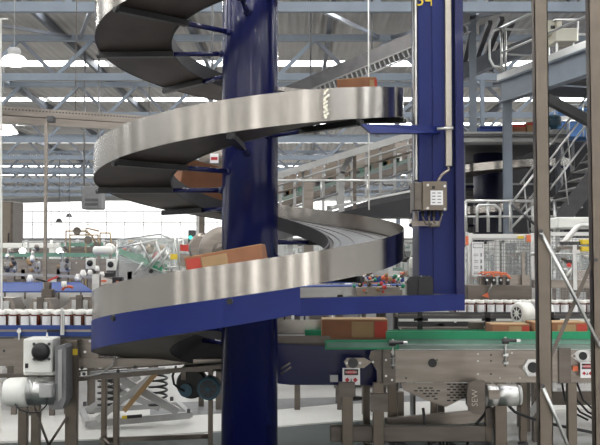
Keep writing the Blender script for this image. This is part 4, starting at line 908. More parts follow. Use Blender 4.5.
# belt line visible below the spiral rail right of the column
run('blue belt conveyor passing behind the lowest turn of the spiral', P(276, 288, 9.6), P(404, 286, 9.6), w=.5, ph=.16, rail='belt', panel='alu', belt='belt', legs=3, railh=.05)
vm = thing('valve_manifold', 'cluster of steel fittings with red, white and green caps behind the blue beam', 'valves', (P(378, 300, 9.2).x, 9.3, 0))
part(vm, 'manifold_block', 'steel', lambda m: m.box(P(356, 294, 9.3).x, P(402, 294, 9.3).x, 9.25, 9.45, PZ(297, 9.25), PZ(287, 9.25), 0, .01))
part(vm, 'stand', 'steel_dark', lambda m: (m.box(P(362, 300, 9.3).x, P(366, 300, 9.3).x, 9.3, 9.4, 0, PZ(296, 9.3)), m.box(P(394, 300, 9.3).x, P(398, 300, 9.3).x, 9.3, 9.4, 0, PZ(296, 9.3))))
for q in range(90):
    u = rnd.uniform(354, 403); v = rnd.uniform(274 if u > 364 else 280, 292); s_ = rnd.uniform(.008, .024)
    part(vm, rnd.choice(['fitting', 'knob', 'valve_cap']), rnd.choice(['alu', 'alu', 'steel', 'steel', 'steel_dark', 'red', 'cap', 'orange', 'green', 'black', 'card_light']), lambda m: m.lathe([(s_ * .6, 0), (s_, .006), (s_, s_ * 1.6), (s_ * .5, s_ * 2)], P(u, v, 9.2 + rnd.uniform(-.05, .25)), (rnd.uniform(-.5, .5), rnd.uniform(-1, .3), rnd.uniform(-.2, 1)), 10))

# pipes and services filling the band under the walkway
for q, (ua, va, ub, vb, Y, mt, lab) in enumerate(((-20, 243, 210, 241, 27, 'grey', 'long pale pipe run under the walkway, the upper of two'), (-20, 246, 118, 244.5, 25, 'steel', 'long dull pipe run under the walkway, the lower of two'))):
    t = thing('pipe_run', lab, 'pipe', (P(40, 300, Y).x, Y, 0))
    part(t, 'pipe', mt, lambda m: m.tube([P(ua, va, Y), P(ub, vb, Y)], .05, 8))
    n_ = 9
    for k_ in range(n_):
        p_ = P(ua, va, Y).lerp(P(ub, vb, Y), (k_ + .5) / n_)
        part(t, 'pipe_support', 'midgrey', lambda m: m.box(p_.x - .03, p_.x + .03, Y - .03, Y + .03, 0, p_.z))
        part(t, 'flange', 'alu', lambda m: m.cyl(p_ + Vector((.2, 0, 0)), p_ + Vector((.28, 0, 0)), .08, 10))
rnd2 = random.Random(5)
for q, (u, v, Y, w_, lab) in enumerate(((10, 262, 13.2, 9, 'at the left end of the pale green-railed conveyor'), (34, 262, 13.2, 8, 'beside the drop pipe on the pale green-railed line'), (64, 262, 13.2, 9, 'between the drop pipe and the white drive heads'))):
    p_ = P(u, v, Y)
    t = thing('divider_unit', 'divider unit with small knobs, %s' % lab, 'machine', (p_.x, Y, 0), None)
    part(t, 'stand', 'steel', lambda m: m.box(p_.x - .05, p_.x + .05, Y + .02, Y + .1, 0, PZ(266, Y)))
    part(t, 'body', 'grey', lambda m: m.fbox(u - w_ / 2, 262, u + w_ / 2, 272, Y, .15, 0, .01))
    for k_ in range(10):
        uu = u + rnd2.uniform(-w_, w_) * .6; vv = rnd2.uniform(250, 272); s_ = rnd2.uniform(.012, .035)
        part(t, rnd2.choice(['knob', 'fitting', 'spindle']), rnd2.choice(['alu', 'steel', 'darkgrey', 'cap', 'steel_dark', 'card_light']), lambda m: m.lathe([(s_ * .6, 0), (s_, .01), (s_, s_ * 2.2), (s_ * .5, s_ * 2.8)], P(uu, vv, Y - .02), (rnd2.uniform(-.3, .3), rnd2.uniform(-1, 0), rnd2.uniform(0, 1)), 10))
    part(t, 'spindle', 'alu', lambda m: m.tube([P(u - 2, 262, Y + .05), P(u - 2, 249, Y + .05), P(u + 3, 249, Y + .05)], .012, 6))
# ================================================================ THE HALL BEHIND, RIGHT HALF
rnd = random.Random(11)
def V3(*a): return Vector(a)
# inclined closed gallery under the trusses
ga = thing('inclined_gallery', 'dark inclined conveyor gallery with a silver perforated side, climbing behind the roof trusses', 'conveyor', P(340, 90, 19))
a, b = P(285, 100, 19), P(470, 22, 17.5)
part(ga, 'casing', 'darkgrey', lambda m: m.prism([a, b, b + V3(0, 0, .28), a + V3(0, 0, .28)], (0, 1.0, 0)))
part(ga, 'side_ladder', 'midgrey', lambda m: (m.bar(a - V3(0, .05, .02), b - V3(0, .05, .02), .03, .03), m.bar(a - V3(0, .05, .2), b - V3(0, .05, .2), .03, .03), [m.bar(a.lerp(b, q / 40) - V3(0, .05, .02), a.lerp(b, (q + .6) / 40) - V3(0, .05, .2), .02, .03) for q in range(40)]))
part(ga, 'hanger', 'midgrey', lambda m: [m.tube([a.lerp(b, q) + V3(0, .5, .2), (a.lerp(b, q).x, a.lerp(b, q).y + .5, ZR)], .02, 5) for q in (.15, .5, .85)])
wr = solo(MB().tube([P(369, 210, 12), (P(369, 210, 12).x, 12, ZR)], .010, 5), 'hanging_wire', 'cap', 'thin pale vertical wire hanging between the blue column and the blue upright', 'wire')
# duct beam 1: long pale twin rail rising to the upper right
i1 = thing('inclined_conveyor', 'long pale inclined conveyor of two grey side beams on a bent support post', 'conveyor', (P(341, 300, 14).x, 14, 0))
a, b = P(262, 177, 14), P(425, 127, 13.4)
part(i1, 'side_beam', 'grey', lambda m: m.prism([a, b, b - V3(0, 0, .10), a - V3(0, 0, .10)], (0, .03, 0)))
part(i1, 'side_beam', 'steel', lambda m: m.prism([a + V3(0, .35, .03), b + V3(0, .35, .03), b + V3(0, .35, -.07), a + V3(0, .35, -.07)], (0, .03, 0)))
part(i1, 'belt', 'midgrey', lambda m: m.prism([a + V3(0, .03, -.03), b + V3(0, .03, -.03), b + V3(0, .35, -.03), a + V3(0, .35, -.03)], (0, 0, .02)))
part(i1, 'roller', 'alu', lambda m: [m.cyl(a.lerp(b, q / 24) + V3(0, .03, -.06), a.lerp(b, q / 24) + V3(0, .35, -.06), .02, 8) for q in range(1, 24)])
part(i1, 'support_post', 'grey', lambda m: (m.bar((P(341.5, 200, 14).x, 14.1, 0), P(341.5, 172, 14.1), .09, .09), m.bar(P(341.5, 173, 14.1), P(350, 157, 14.1), .09, .09), m.bar(P(350, 158, 14.1), P(350, 152, 14.1), .09, .09)), 'bent pale post')
part(i1, 'support_post', 'steel_dark', lambda m: m.box(P(353, 200, 14.2).x, P(356.5, 200, 14.2).x, 14.2, 14.26, 0, PZ(151, 14.2)))
part(i1, 'support_post', 'grey', lambda m: m.box(P(302, 200, 14.2).x, P(304.5, 200, 14.2).x, 14.2, 14.26, 0, PZ(165, 14.2)))
solo(MB().box(P(304, 200, 13.6).x, P(313.5, 200, 13.6).x, 13.6, 13.8, 0, PZ(178, 13.6)), 'pale_cabinet', 'steel', 'narrow pale upright cabinet panel behind the two thin posts, right of the blue column', 'cabinet')
# second inclined line with brown-grey side panels and green-lit product
YI = 20.
i2 = thing('inclined_conveyor', 'inclined conveyor with brown-grey side plates and pale green belt edge, climbing to the blue upright', 'conveyor', (P(350, 300, YI).x, YI, 0))
a, b = P(268, 206, YI), P(425, 158, YI)
n = 11
part(i2, 'deck', 'steel_dark', lambda m: m.prism([a, b, b - V3(0, 0, .12), a - V3(0, 0, .12)], (0, .8, 0)))
part(i2, 'green_belt_edge', 'rubbergreen', lambda m: m.prism([a + V3(0, -.01, .1), b + V3(0, -.01, .1), b + V3(0, -.01, .02), a + V3(0, -.01, .02)], (0, .05, 0)))
for q in range(n):
    p0, p1 = a.lerp(b, (q + .06) / n), a.lerp(b, (q + .94) / n)
    part(i2, 'side_plate', 'post' if q % 3 else 'steel', lambda m: m.prism([p0 + V3(0, .5, .14), p1 + V3(0, .5, .14), p1 + V3(0, .5, .70), p0 + V3(0, .5, .70)], (0, .03, 0)))
    part(i2, 'frame_upright', 'grey', lambda m: m.box(p0.x - .09, p0.x - .03, YI - .05, YI, p0.z - .5, p0.z + .35))
    for w_ in range(3):
        pp = p0.lerp(p1, rnd.random()); part(i2, 'bracket', rnd.choice(['darkgrey', 'paleGreen', 'alu', 'card_light']), lambda m: m.box(pp.x - .05, pp.x + .05, YI + .05, YI + .15, pp.z + .05, pp.z + rnd.uniform(.12, .3)))
for dz, mt in ((.22, 'steel'), (.38, 'grey'), (-.2, 'midgrey'), (-.5, 'grey')):
    part(i2, 'side_rail', mt, lambda m: m.tube([a + V3(0, -.06, dz), b + V3(0, -.06, dz)], .025, 6))
part(i2, 'lower_beam', 'darkgrey', lambda m: m.prism([a + V3(0, .1, -.55), b + V3(0, .1, -.55), b + V3(0, .1, -.95), a + V3(0, .1, -.8)], (0, .6, 0)))
for u in (290, 330, 380):
    part(i2, 'leg', 'grey', lambda m: m.box(P(u, 300, YI).x - .06, P(u, 300, YI).x + .06, YI + .3, YI + .42, 0, P(u, 205, YI).z))
# horizontal handrail and walkway in front of it
railing('handrail', 'pale horizontal handrail crossing below the inclined conveyors, right of the blue column', 'railing', (P(275, 181, 12.6).x, 12.6, PZ(197, 12.6)), (P(414, 181, 12.6).x, 12.6, PZ(197, 12.6)), PZ(180.5, 12.6) - PZ(197, 12.6), 3, r=.014, mids=0)
pl = thing('upper_platform', 'platform beam coloured dark as shade below the handrail, seen between column and upright', 'platform', (P(350, 300, 13).x, 13, 0))
part(pl, 'edge_beam', 'shade_black', lambda m: m.prism([P(340, 212, 13), P(420, 196, 13), P(420, 217, 13), P(340, 217, 13)], (0, .7, 0)))  # near-black colour stands in for the shadow band under the handrail
part(pl, 'edge_strip', 'alu', lambda m: m.prism([P(330, 206, 12.98), P(420, 188, 12.98), P(420, 190, 12.98), P(330, 208, 12.98)], (0, .1, 0)))
for u in (364, 418): part(pl, 'support_column', 'truss_dark', lambda m: m.box(P(u, 300, 13).x - .05, P(u, 300, 13).x + .05, 13.1, 13.2, 0, PZ(214, 13)))
sp = thing('shield_plate', 'small stainless plate on a thin leg, just left of the junction box', 'plate', (P(414, 200, 9).x, 9, 0))
part(sp, 'plate', 'steel', lambda m: m.box(P(410.5, 200, 9).x, P(419, 200, 9).x, 9, 9.02, PZ(213, 9), PZ(183, 9), 0, .003))
part(sp, 'leg', 'steel_dark', lambda m: m.box(P(413, 200, 9).x, P(415, 200, 9).x, 9.02, 9.06, 0, PZ(190, 9)))
# bright roll-up opening and shelves low beyond the deck
o = struct(MB().fbox(392, 217, 417, 234, 30, .1), 'window_11', 'daylight')
for (u0, u1, v0, Y, lab, acc) in ((356, 388, 236, 27, 'far machine under the bright opening near the blue upright', 'green'), (390, 416, 240, 22, 'machine with green parts just left of the blue upright', 'paleGreen')):
    machine(u0, u1, v0, Y, 1.4, lab, accent=acc, inner=14, split=.5)
pb = thing('hose_bundle', 'black hose loops with pale bottles left of the blue upright, above the cover block', 'hoses', (P(411, 300, 9.0).x, 9.0, 0))
part(pb, 'hose', 'black', lambda m: (m.tube([P(403, 250, 9.0), P(405, 257, 9.0), P(410, 259, 9.0), P(416, 256, 9.0), P(418, 250, 9.0)], .02, 8)))
part(pb, 'stand', 'grey', lambda m: m.box(P(410, 270, 9.0).x, P(413, 270, 9.0).x, 9.02, 9.06, 0, PZ(258, 9.0)))
part(pb, 'bottle', 'cap', lambda m: m.lathe([(.02, 0), (.03, .01), (.03, .08), (.015, .1)], P(412, 268, 8.5), (0, 0, 1), 10))

# blue-grey posts hanging from / carrying the trusses
for (u, w, Y, zb_, lab) in ((473.5, 7, 18.9, PZ(132, 19.0), 'broader blue-grey steel column standing on the ribbed deck, right of the blue upright'), (483, 4, 22, PZ(132, 19.0), 'thin blue-grey steel column close beside the broader one'), (398, 4, 28, 0, 'thin blue-grey column far behind, left of the blue upright')):
    x = P(u, 200, Y).x; hw_ = w * Y / F / 2
    solo(MB().box(x - hw_, x + hw_, Y - .05, Y - .04, zb_, ZR).box(x - hw_, x + hw_, Y + .04, Y + .05, zb_, ZR).box(x - .01, x + .01, Y - .04, Y + .04, zb_, ZR), 'steel_column', 'truss', lab, 'column')
# raised steel platform
A, B = V3(P(502, 103, 18).x, 18, 4.6), V3(P(502, 103, 18).x + 2.2, 18 - 7.5, 4.6)
pf = thing('steel_platform', 'blue-grey steel platform on a tall column with a pale handrail, upper right', 'platform', (A.x, 18, 0))
dr_ = (B - A).normalized(); sd = V3(-dr_.y, dr_.x, 0) * -1
if sd.x < 0: sd = -sd
def pbeam(m, a, b, h):
    for (z0, z1, w) in ((0, .03, .1), (.03, h - .03, .012), (h - .03, h, .1)):
        m.hexa([a + sd * -w + V3(0, 0, z0), b + sd * -w + V3(0, 0, z0), b + sd * w + V3(0, 0, z0), a + sd * w + V3(0, 0, z0), a + sd * -w + V3(0, 0, z1), b + sd * -w + V3(0, 0, z1), b + sd * w + V3(0, 0, z1), a + sd * w + V3(0, 0, z1)])
part(pf, 'edge_beam', 'truss', lambda m: pbeam(m, A, B, .44))
part(pf, 'edge_beam', 'truss_dark', lambda m: pbeam(m, A + sd * 3, B + sd * 3, .44))
for q in range(6): part(pf, 'joist', 'truss_dark', lambda m: m.bar(A.lerp(B, q / 5) + V3(0, 0, .3), A.lerp(B, q / 5) + sd * 3 + V3(0, 0, .3), .08, .2))
part(pf, 'floor_plate', 'darkgrey', lambda m: m.hexa([A + V3(0, 0, .44), B + V3(0, 0, .44), B + sd * 3 + V3(0, 0, .44), A + sd * 3 + V3(0, 0, .44), A + V3(0, 0, .47), B + V3(0, 0, .47), B + sd * 3 + V3(0, 0, .47), A + sd * 3 + V3(0, 0, .47)]))
part(pf, 'toe_board', 'alu', lambda m: m.bar(A - sd * .1 + V3(0, 0, .50), B - sd * .1 + V3(0, 0, .50), .02, .12))
railing(None, None, None, A + V3(0, 0, .5), B + V3(0, 0, .5), 1.0, 5, par=pf, r=.028)
part(pf, 'end_hoop', 'alu', lambda m: m.tube([A + V3(0, 0, 1.5), A + V3(-.15, .05, 1.45), A + V3(-.22, .08, 1.3), A + V3(-.22, .08, .9), A + V3(-.15, .05, .75), A + V3(0, 0, .7)], .026, 8))
railing(None, None, None, A + V3(.1, .1, .5), A + sd * 3 + V3(0, 0, .5), 1.0, 3, par=pf, r=.025)
part(pf, 'column', 'truss', lambda m: (m.box(A.x + .02, A.x + .18, 17.93, 17.945, 0, 4.6), m.box(A.x + .02, A.x + .18, 18.055, 18.07, 0, 4.6), m.box(A.x + .09, A.x + .11, 17.94, 18.06, 0, 4.6)), 'tall blue-grey column')
part(pf, 'column', 'truss_dark', lambda m: m.box(B.x + sd.x * 3 - .08, B.x + sd.x * 3 + .08, B.y + sd.y * 3 - .08, B.y + sd.y * 3 + .08, 0, 4.6))

eb = thing('enclosure_box', 'pair of cream enclosure boxes fixed by the platform handrail', 'electrical box', P(560, 44, 17))
part(eb, 'box', 'cream', lambda m: m.fbox(545, 20, 556, 34, 17.2, .4, 0, .02)); part(eb, 'box', 'cream', lambda m: m.fbox(555, 28, 578, 41, 17.0, .5, 0, .02))
part(eb, 'port', 'black', lambda m: m.fbox(551, 25.5, 555, 28.5, 17.17, .03)); part(eb, 'top_box', 'cream', lambda m: m.fbox(557, 20, 562, 28, 17.1, .3))
part(eb, 'bracket', 'alu', lambda m: (m.fbox(555, 18.5, 579, 20, 17.05, .3), m.fbox(577.5, 19, 579, 41, 17.05, .05)))
for u in (557, 574): part(eb, 'bracket_leg', 'alu', lambda m: m.fbox(u - 1, 40, u + 1, 56, 17.1, .05))
# dark slanting beams
solo(MB().bar(P(540, 95, 15), P(600, 127, 15), .2, .14), 'slanting_beam', 'black', 'black slanting beam between the two stainless posts, above the stairs', 'beam')
solo(MB().prism([P(455, 82, 19.3), P(545, 45, 19.3), P(545, 31, 19.3), P(455, 66, 19.3)], (0, .5, 0)), 'box_duct', 'truss_dark', 'dark grey box duct rising behind the platform hoop', 'duct')
for q, (pa, pb_) in enumerate((((461, 76), (474, 20)), ((484, 62), (502, 18)), ((476, 60), (490, 22)), ((490, 70), (512, 22)))):
    solo(MB().bar(P(*pa, 20), P(*pb_, 19), .1, .1), 'roof_strut', 'darkgrey', 'dark slanting roof strut near the broader blue-grey column, %s of four from the blue upright' % ORD[q], 'strut', 'dark roof struts')

# second spiral farther back
S2 = V3(P(490, 200, 21).x, 21, 0); K2 = 21 / 13
s2 = thing('spiral_conveyor', 'second spiral conveyor with dark column, half hidden far behind the blue upright', 'conveyor', S2)
c2 = (S2.x, S2.y); z2 = lambda t: 1.42 - .54 * K2 + .55 * K2 * t
part(s2, 'column', 'navy', lambda m: m.lathe([(.23 * K2, 0), (.23 * K2, 3.92), (.2 * K2, 3.94)], S2, (0, 0, 1), 32))
part(s2, 'deck', 'under', lambda m: m.ring(c2, .6 * K2, 1.146 * K2, z2, lambda t: z2(t) + .1, -.6, 3.52, 200))
part(s2, 'outer_rail', 'rail', lambda m: m.ring(c2, 1.147 * K2, 1.15 * K2, z2, lambda t: z2(t) + .16, -.6, 3.52, 200), 'bright steel guard rail')
part(s2, 'inner_lip', 'darkgrey', lambda m: m.ring(c2, .59 * K2, .6 * K2, z2, lambda t: z2(t) + .12, -.6, 3.52, 200))
for k in range(-4, 29, 2):
    t_ = k / 8; an = PI + 2 * PI * t_
    part(s2, 'support_arm', 'blue_dark', lambda m: m.tube([(c2[0] + math.cos(an) * .2 * K2, c2[1] + math.sin(an) * .2 * K2, z2(t_) - .03), (c2[0] + math.cos(an) * 1.15 * K2, c2[1] + math.sin(an) * 1.15 * K2, z2(t_) - .03)], .025, 8))
# mezzanine deck over it
mz = thing('mezzanine_deck', 'long grey ribbed deck crossing above the second spiral', 'platform', (P(510, 300, 18.6).x, 18.7, 0))
part(mz, 'deck_plate', 'midgrey', lambda m: m.box(P(462, 136, 18.6).x, P(566, 136, 18.6).x, 18.6, 24.0, PZ(136.5, 18.6), PZ(132, 18.6)))  # plate extended far back to shade the space under it
part(mz, 'edge_channel', 'grey', lambda m: (m.box(P(462, 136, 18.6).x, P(566, 136, 18.6).x, 18.54, 18.6, PZ(134, 18.6), PZ(132, 18.6)), m.box(P(462, 136, 18.6).x, P(566, 136, 18.6).x, 18.54, 18.66, PZ(142, 18.6), PZ(139, 18.6)), m.box(P(462, 136, 18.6).x, P(566, 136, 18.6).x, 18.66, 19.2, PZ(141, 18.6), PZ(137, 18.6))))
for u in (466, 563): part(mz, 'support_column', 'truss_dark', lambda m: m.box(P(u, 300, 18.7).x - .04, P(u, 300, 18.7).x + .04, 18.9, 19.02, 0, PZ(141, 18.7)))
for (u0, u1, v0, v1, mt, lab) in ((480, 506, 126, 131.8, 'belt', 'blue flat crate lying on the ribbed deck over the second spiral'), (513, 526, 124, 131.8, 'card', 'brown carton on the ribbed deck, nearer the blue-grey column'), (527, 541, 122, 131.8, 'card_light', 'pale carton on the ribbed deck, next to the stainless post')):
    p = P((u0 + u1) / 2, 132, 18.7)
    t = thing('crate' if mt == 'belt' else 'carton', lab, 'crate' if mt == 'belt' else 'carton', p)
    part(t, 'box_body', mt, lambda m: m.box(P(u0, 130, 18.7).x, P(u1, 130, 18.7).x, 18.7, 19.1, PZ(131.9, 18.6), PZ(v0, 18.7), 0, .01))
    part(t, 'lid_band', 'red' if mt != 'belt' else 'blue', lambda m: m.box(P(u0, 130, 18.69).x, P(u1, 130, 18.69).x, 18.69, 18.7, PZ(v0 + 3, 18.7), PZ(v0 + 1, 18.7)))
vmn = thing('vertical_motor', 'dark blue-grey vertical motor standing beside the stainless post, over the ribbed deck', 'motor', P(554, 132, 18.9))
part(vmn, 'motor_body', 'teal', lambda m: m.lathe([(.08, 0), (.08, .1), (.14, .11), (.14, .32), (.11, .35)], P(554, 132, 18.9), (0, 0, 1), 23))
part(vmn, 'fins', 'darkgrey', lambda m: [m.lathe([(.15, 0), (.15, .012)], P(554, 132, 18.9) + V3(0, 0, .14 + .035 * q), (0, 0, 1), 23) for q in range(5)])
part(vmn, 'base', 'grey', lambda m: m.box(P(549, 132, 18.9).x, P(566, 132, 18.9).x, 18.62, 19.0, PZ(131.8, 18.6), PZ(129, 18.6)))
# blue machine upper right
bl = thing('blue_enclosure', 'bright mid-blue machine enclosure with dark windows between the stainless posts', 'machine', (P(580, 300, 23).x, 23.4, 0))
part(bl, 'body', 'midblue', lambda m: m.box(P(558, 120, 23).x, P(612, 120, 23).x, 23, 23.8, PZ(137, 23), PZ(108, 23), 0, .03))
part(bl, 'window_band', 'alu', lambda m: [m.fbox(560 + q * 11, 116, 569 + q * 11, 121, 22.98, .03) for q in range(4)])
part(bl, 'support_column', 'midgrey', lambda m: [m.box(P(u, 300, 23.2).x - .06, P(u, 300, 23.2).x + .06, 23.2, 23.3, 0, PZ(137, 23)) for u in (562, 608)][0])
part(bl, 'support_column', 'midgrey', lambda m: m.box(P(608, 300, 23.2).x - .06, P(608, 300, 23.2).x + .06, 23.2, 23.3, 0, PZ(137, 23)))
railing(None, None, None, (P(555, 137, 22.8).x, 22.8, PZ(137, 22.8)), (P(612, 137, 22.8).x, 22.8, PZ(137, 22.8)), .8, 4, par=bl, r=.02)
# stairs
YS = 17.25
s_a, s_b = P(536, 240, YS), P(612, 140, YS)
stt = thing('metal_stairs', 'dark open metal stairs with thin pale handrails climbing between the two stainless posts', 'stairs', (s_a.x, YS, 0))
for dy in (0, 1.2):
    part(stt, 'stringer', 'darkgrey', lambda m: m.prism([s_a + V3(0, dy, 0), s_b + V3(0, dy, 0), s_b + V3(.38, dy, 0), s_a + V3(.38, dy, 0)], (0, .05, 0)))
    for dz in (.6, 1.15):
        part(stt, 'handrail', 'alu', lambda m: m.tube([s_a + V3(0, dy, dz), s_b + V3(0, dy, dz)], .02, 8))
    for q in (.05, .35, .65, .95):
        part(stt, 'baluster', 'alu', lambda m: m.tube([s_a.lerp(s_b, q) + V3(.1, dy, 0), s_a.lerp(s_b, q) + V3(0, dy, 1.15)], .016, 6))
for q in range(10):
    p_ = s_a.lerp(s_b, (q + .3) / 10)
    part(stt, 'tread', 'grey', lambda m: m.box(p_.x + .0, p_.x + .42, YS + .03, YS + 1.2, p_.z - .015, p_.z + .01))
part(stt, 'landing_leg', 'grey', lambda m: m.tube([(s_b.x, YS, 0), s_b], .03, 6)); part(stt, 'landing_leg', 'grey', lambda m: m.tube([(s_a.x, YS, 0), s_a], .03, 6))
dk = thing('shade_backdrop', 'dark partition standing in for shade behind the metal stairs', 'backdrop', (P(560, 300, 24.2).x, 24.2, 0)); dk['kind'] = 'thing'
part(dk, 'board', 'shade_black', lambda m: m.box(P(462, 200, 24.2).x, P(720, 200, 24.2).x, 24.2, 24.3, 0, PZ(141, 24.2)))  # added black sheet, stands in for the shade around spiral and stairs
part(dk, 'frame', 'midgrey', lambda m: (m.fbox(558, 142, 561, 250, 24.12, .05), m.fbox(572, 142, 575, 250, 24.12, .05), m.fbox(463, 183, 600, 185, 24.14, .03)))
# crossing guard rails in front of the second spiral
gr = railing('handrail', 'looped pale handrail in front of the second spiral, above the mesh fence', 'railing', (P(466, 232, 17).x, 17, PZ(232, 17)), (P(555, 232, 17).x, 17, PZ(232, 17)), PZ(201, 17) - PZ(232, 17), 4, r=.03, mids=1)
part(gr, 'hoop', 'alu', lambda m: m.tube([P(477, 232, 16.9), P(477, 208, 16.9), P(479, 205, 16.9), P(495, 205, 16.9), P(500, 209, 16.9), P(500, 232, 16.9)], .028, 8))
part(gr, 'cross_brace', 'alu', lambda m: m.tube([P(512, 203, 16.9), P(545, 160, 16.9)], .024, 6)); part(gr, 'cross_brace', 'darkgrey', lambda m: m.tube([P(512, 205, 16.9), P(538, 227, 16.9)], .028, 6))
part(gr, 'cross_brace', 'alu', lambda m: m.tube([P(512, 227, 16.9), P(538, 200, 16.9)], .024, 6))
part(gr, 'leg', 'alu', lambda m: m.box(P(466, 232, 17).x, P(466, 232, 17).x + .05, 17, 17.07, 0, PZ(232, 17))); part(gr, 'leg', 'alu', lambda m: m.box(P(553, 232, 17).x, P(553, 232, 17).x + .05, 17, 17.07, 0, PZ(232, 17)))
# stack of bright boxes low behind
wb = thing('pale_hood', 'long white machine hood just above the curved pipe, between the stainless posts', 'hood', (P(575, 300, 10.5).x, 10.6, 0))
part(wb, 'hood_body', 'white', lambda m: m.box(P(557, 222, 10.5).x, P(612, 222, 10.5).x, 10.5, 11.0, PZ(228, 10.5), PZ(217, 10.5), 0, .02))
part(wb, 'support_leg', 'grey', lambda m: m.box(P(560, 300, 10.6).x, P(563, 300, 10.6).x, 10.7, 10.76, 0, PZ(228, 10.6))); part(wb, 'support_leg', 'grey', lambda m: m.box(P(604, 300, 10.6).x, P(607, 300, 10.6).x, 10.7, 10.76, 0, PZ(228, 10.6)))
# mesh fence with sign
YF2 = 9.4
def fence(u0, u1, v0, Y, label, gap=.038):
    z0, z1 = .15, PZ(v0, Y); x0, x1 = P(u0, 260, Y).x, P(u1, 260, Y).x
    t = thing('mesh_fence', label, 'fence', ((x0 + x1) / 2, Y, 0))
    def wires(m):
        x = x0
        while x < x1: m.box(x - .002, x + .002, Y, Y + .004, z0, z1); x += gap
        z = z0
        while z < z1: m.box(x0, x1, Y + .004, Y + .008, z - .002, z + .002); z += gap
    part(t, 'wire_mesh', 'midgrey', wires)
    for x in (x0, x1): part(t, 'fence_post', 'alu', lambda m: m.box(x - .025, x + .025, Y - .02, Y + .03, 0, z1 + .02))
    part(t, 'frame_rail', 'alu', lambda m: m.box(x0, x1, Y - .01, Y + .02, z1 - .03, z1 + .01)); part(t, 'frame_rail', 'alu', lambda m: m.box(x0, x1, Y - .01, Y + .02, z0 - .02, z0 + .02))
    return t
f1 = fence(470, 533, 235, YF2, 'wire mesh fence panel with a white sign hanging on it, right of the blue upright')
part(f1, 'door_rail', 'grey', lambda m: m.fbox(472, 238, 524, 240, YF2 - .03, .02)); part(f1, 'clip', 'orange', lambda m: (m.fbox(527, 235, 531, 242, YF2 - .05, .03)))
part(f1, 'clip', 'yellow', lambda m: m.fbox(518, 236, 524, 238.5, YF2 - .05, .02)); part(f1, 'clip', 'orange', lambda m: m.fbox(466, 236, 468.5, 245, YF2 - .05, .03))
f2 = fence(497, 536, 238, YF2 + 1.0, 'second wire mesh fence panel standing a step behind the signed one')
f3 = fence(549, 612, 233, YF2 + .9, 'wire mesh fence panel between the stainless posts, behind the yellow blocks')
sg = thing('notice_board', 'tall white notice with boxed heading and rows of small print on the mesh fence', 'sign', P(478, 276, YF2 - .06))
part(sg, 'board', 'label', lambda m: m.fbox(472, 242, 484, 276, YF2 - .06, .005))
part(sg, 'heading', 'print', lambda m: (m.fbox(473, 243.5, 483, 244.1, YF2 - .063, .002), m.fbox(473, 247.4, 483, 248, YF2 - .063, .002), m.fbox(473, 243.5, 473.5, 248, YF2 - .063, .002), m.fbox(482.5, 243.5, 483, 248, YF2 - .063, .002)))
part(sg, 'print_row', 'print', lambda m: [(m.fbox(480.5, v, 482, v + 3.6, YF2 - .063, .002), m.fbox(474, v + .8, 478.5, v + 1.3, YF2 - .063, .002), m.fbox(474, v + 2.4, 478.5, v + 2.9, YF2 - .063, .002)) for v in (253, 259.5, 265.5, 271)])
# machine works in front of the fence
YM = 8.9
mp = thing('filler_head', 'stainless filler plate with four black clamps and orange cables, in front of the mesh fence', 'machine', (P(500, 300, YM).x, YM + .2, 0))
part(mp, 'back_plate', 'steel_dark', lambda m: m.box(P(467, 290, YM).x, P(532, 290, YM).x, YM, YM + .3, PZ(303, YM), PZ(285, YM), 0, .01))
part(mp, 'back_plate', 'steel', lambda m: (m.fbox(480, 276, 494, 286, YM + .05, .1), m.fbox(502, 275, 530, 286, YM + .08, .05)))
for u in (487, 494, 501, 508):
    cl = part(mp, 'clamp', 'black', lambda m: (m.fbox(u - 1.5, 277, u + 2, 285, YM - .06, .06, 0, .006),))
    part(cl, 'clamp_pin', 'alu', lambda m: m.cyl(P(u, 280, YM - .07), P(u, 280, YM - .12), .012, 8))
for q, pts in enumerate((((478, 274), (484, 272), (492, 273), (494, 277)), ((482, 275), (490, 272), (500, 272), (502, 277)), ((486, 276), (496, 273), (506, 273), (509, 278)), ((494, 276), (503, 274), (508, 275), (511, 279)))):
    part(mp, 'cable', 'orange', lambda m: m.tube([P(u, v, YM - .08) for u, v in pts], .008, 6))
part(mp, 'tag', 'orange', lambda m: m.prism([P(482, 296, YM - .03), P(488, 292, YM - .03), P(489, 298, YM - .03)], (0, .01, 0)))
part(mp, 'leg', 'steel_dark', lambda m: m.box(P(470, 290, YM).x, P(474, 290, YM).x, YM + .1, YM + .16, 0, PZ(303, YM))); part(mp, 'leg', 'steel_dark', lambda m: m.box(P(526, 290, YM).x, P(530, 290, YM).x, YM + .1, YM + .16, 0, PZ(303, YM)))
part(mp, 'link_rod', 'alu', lambda m: m.tube([P(488, 293, YM - .04), P(494, 280, YM - .04)], .008, 6)); part(mp, 'pipe', 'alu', lambda m: m.tube([P(530, 254, YM), P(545, 254, YM)], .016, 8)); part(mp, 'upright_bar', 'steel', lambda m: m.fbox(522, 252, 525, 286, YM + .02, .04))
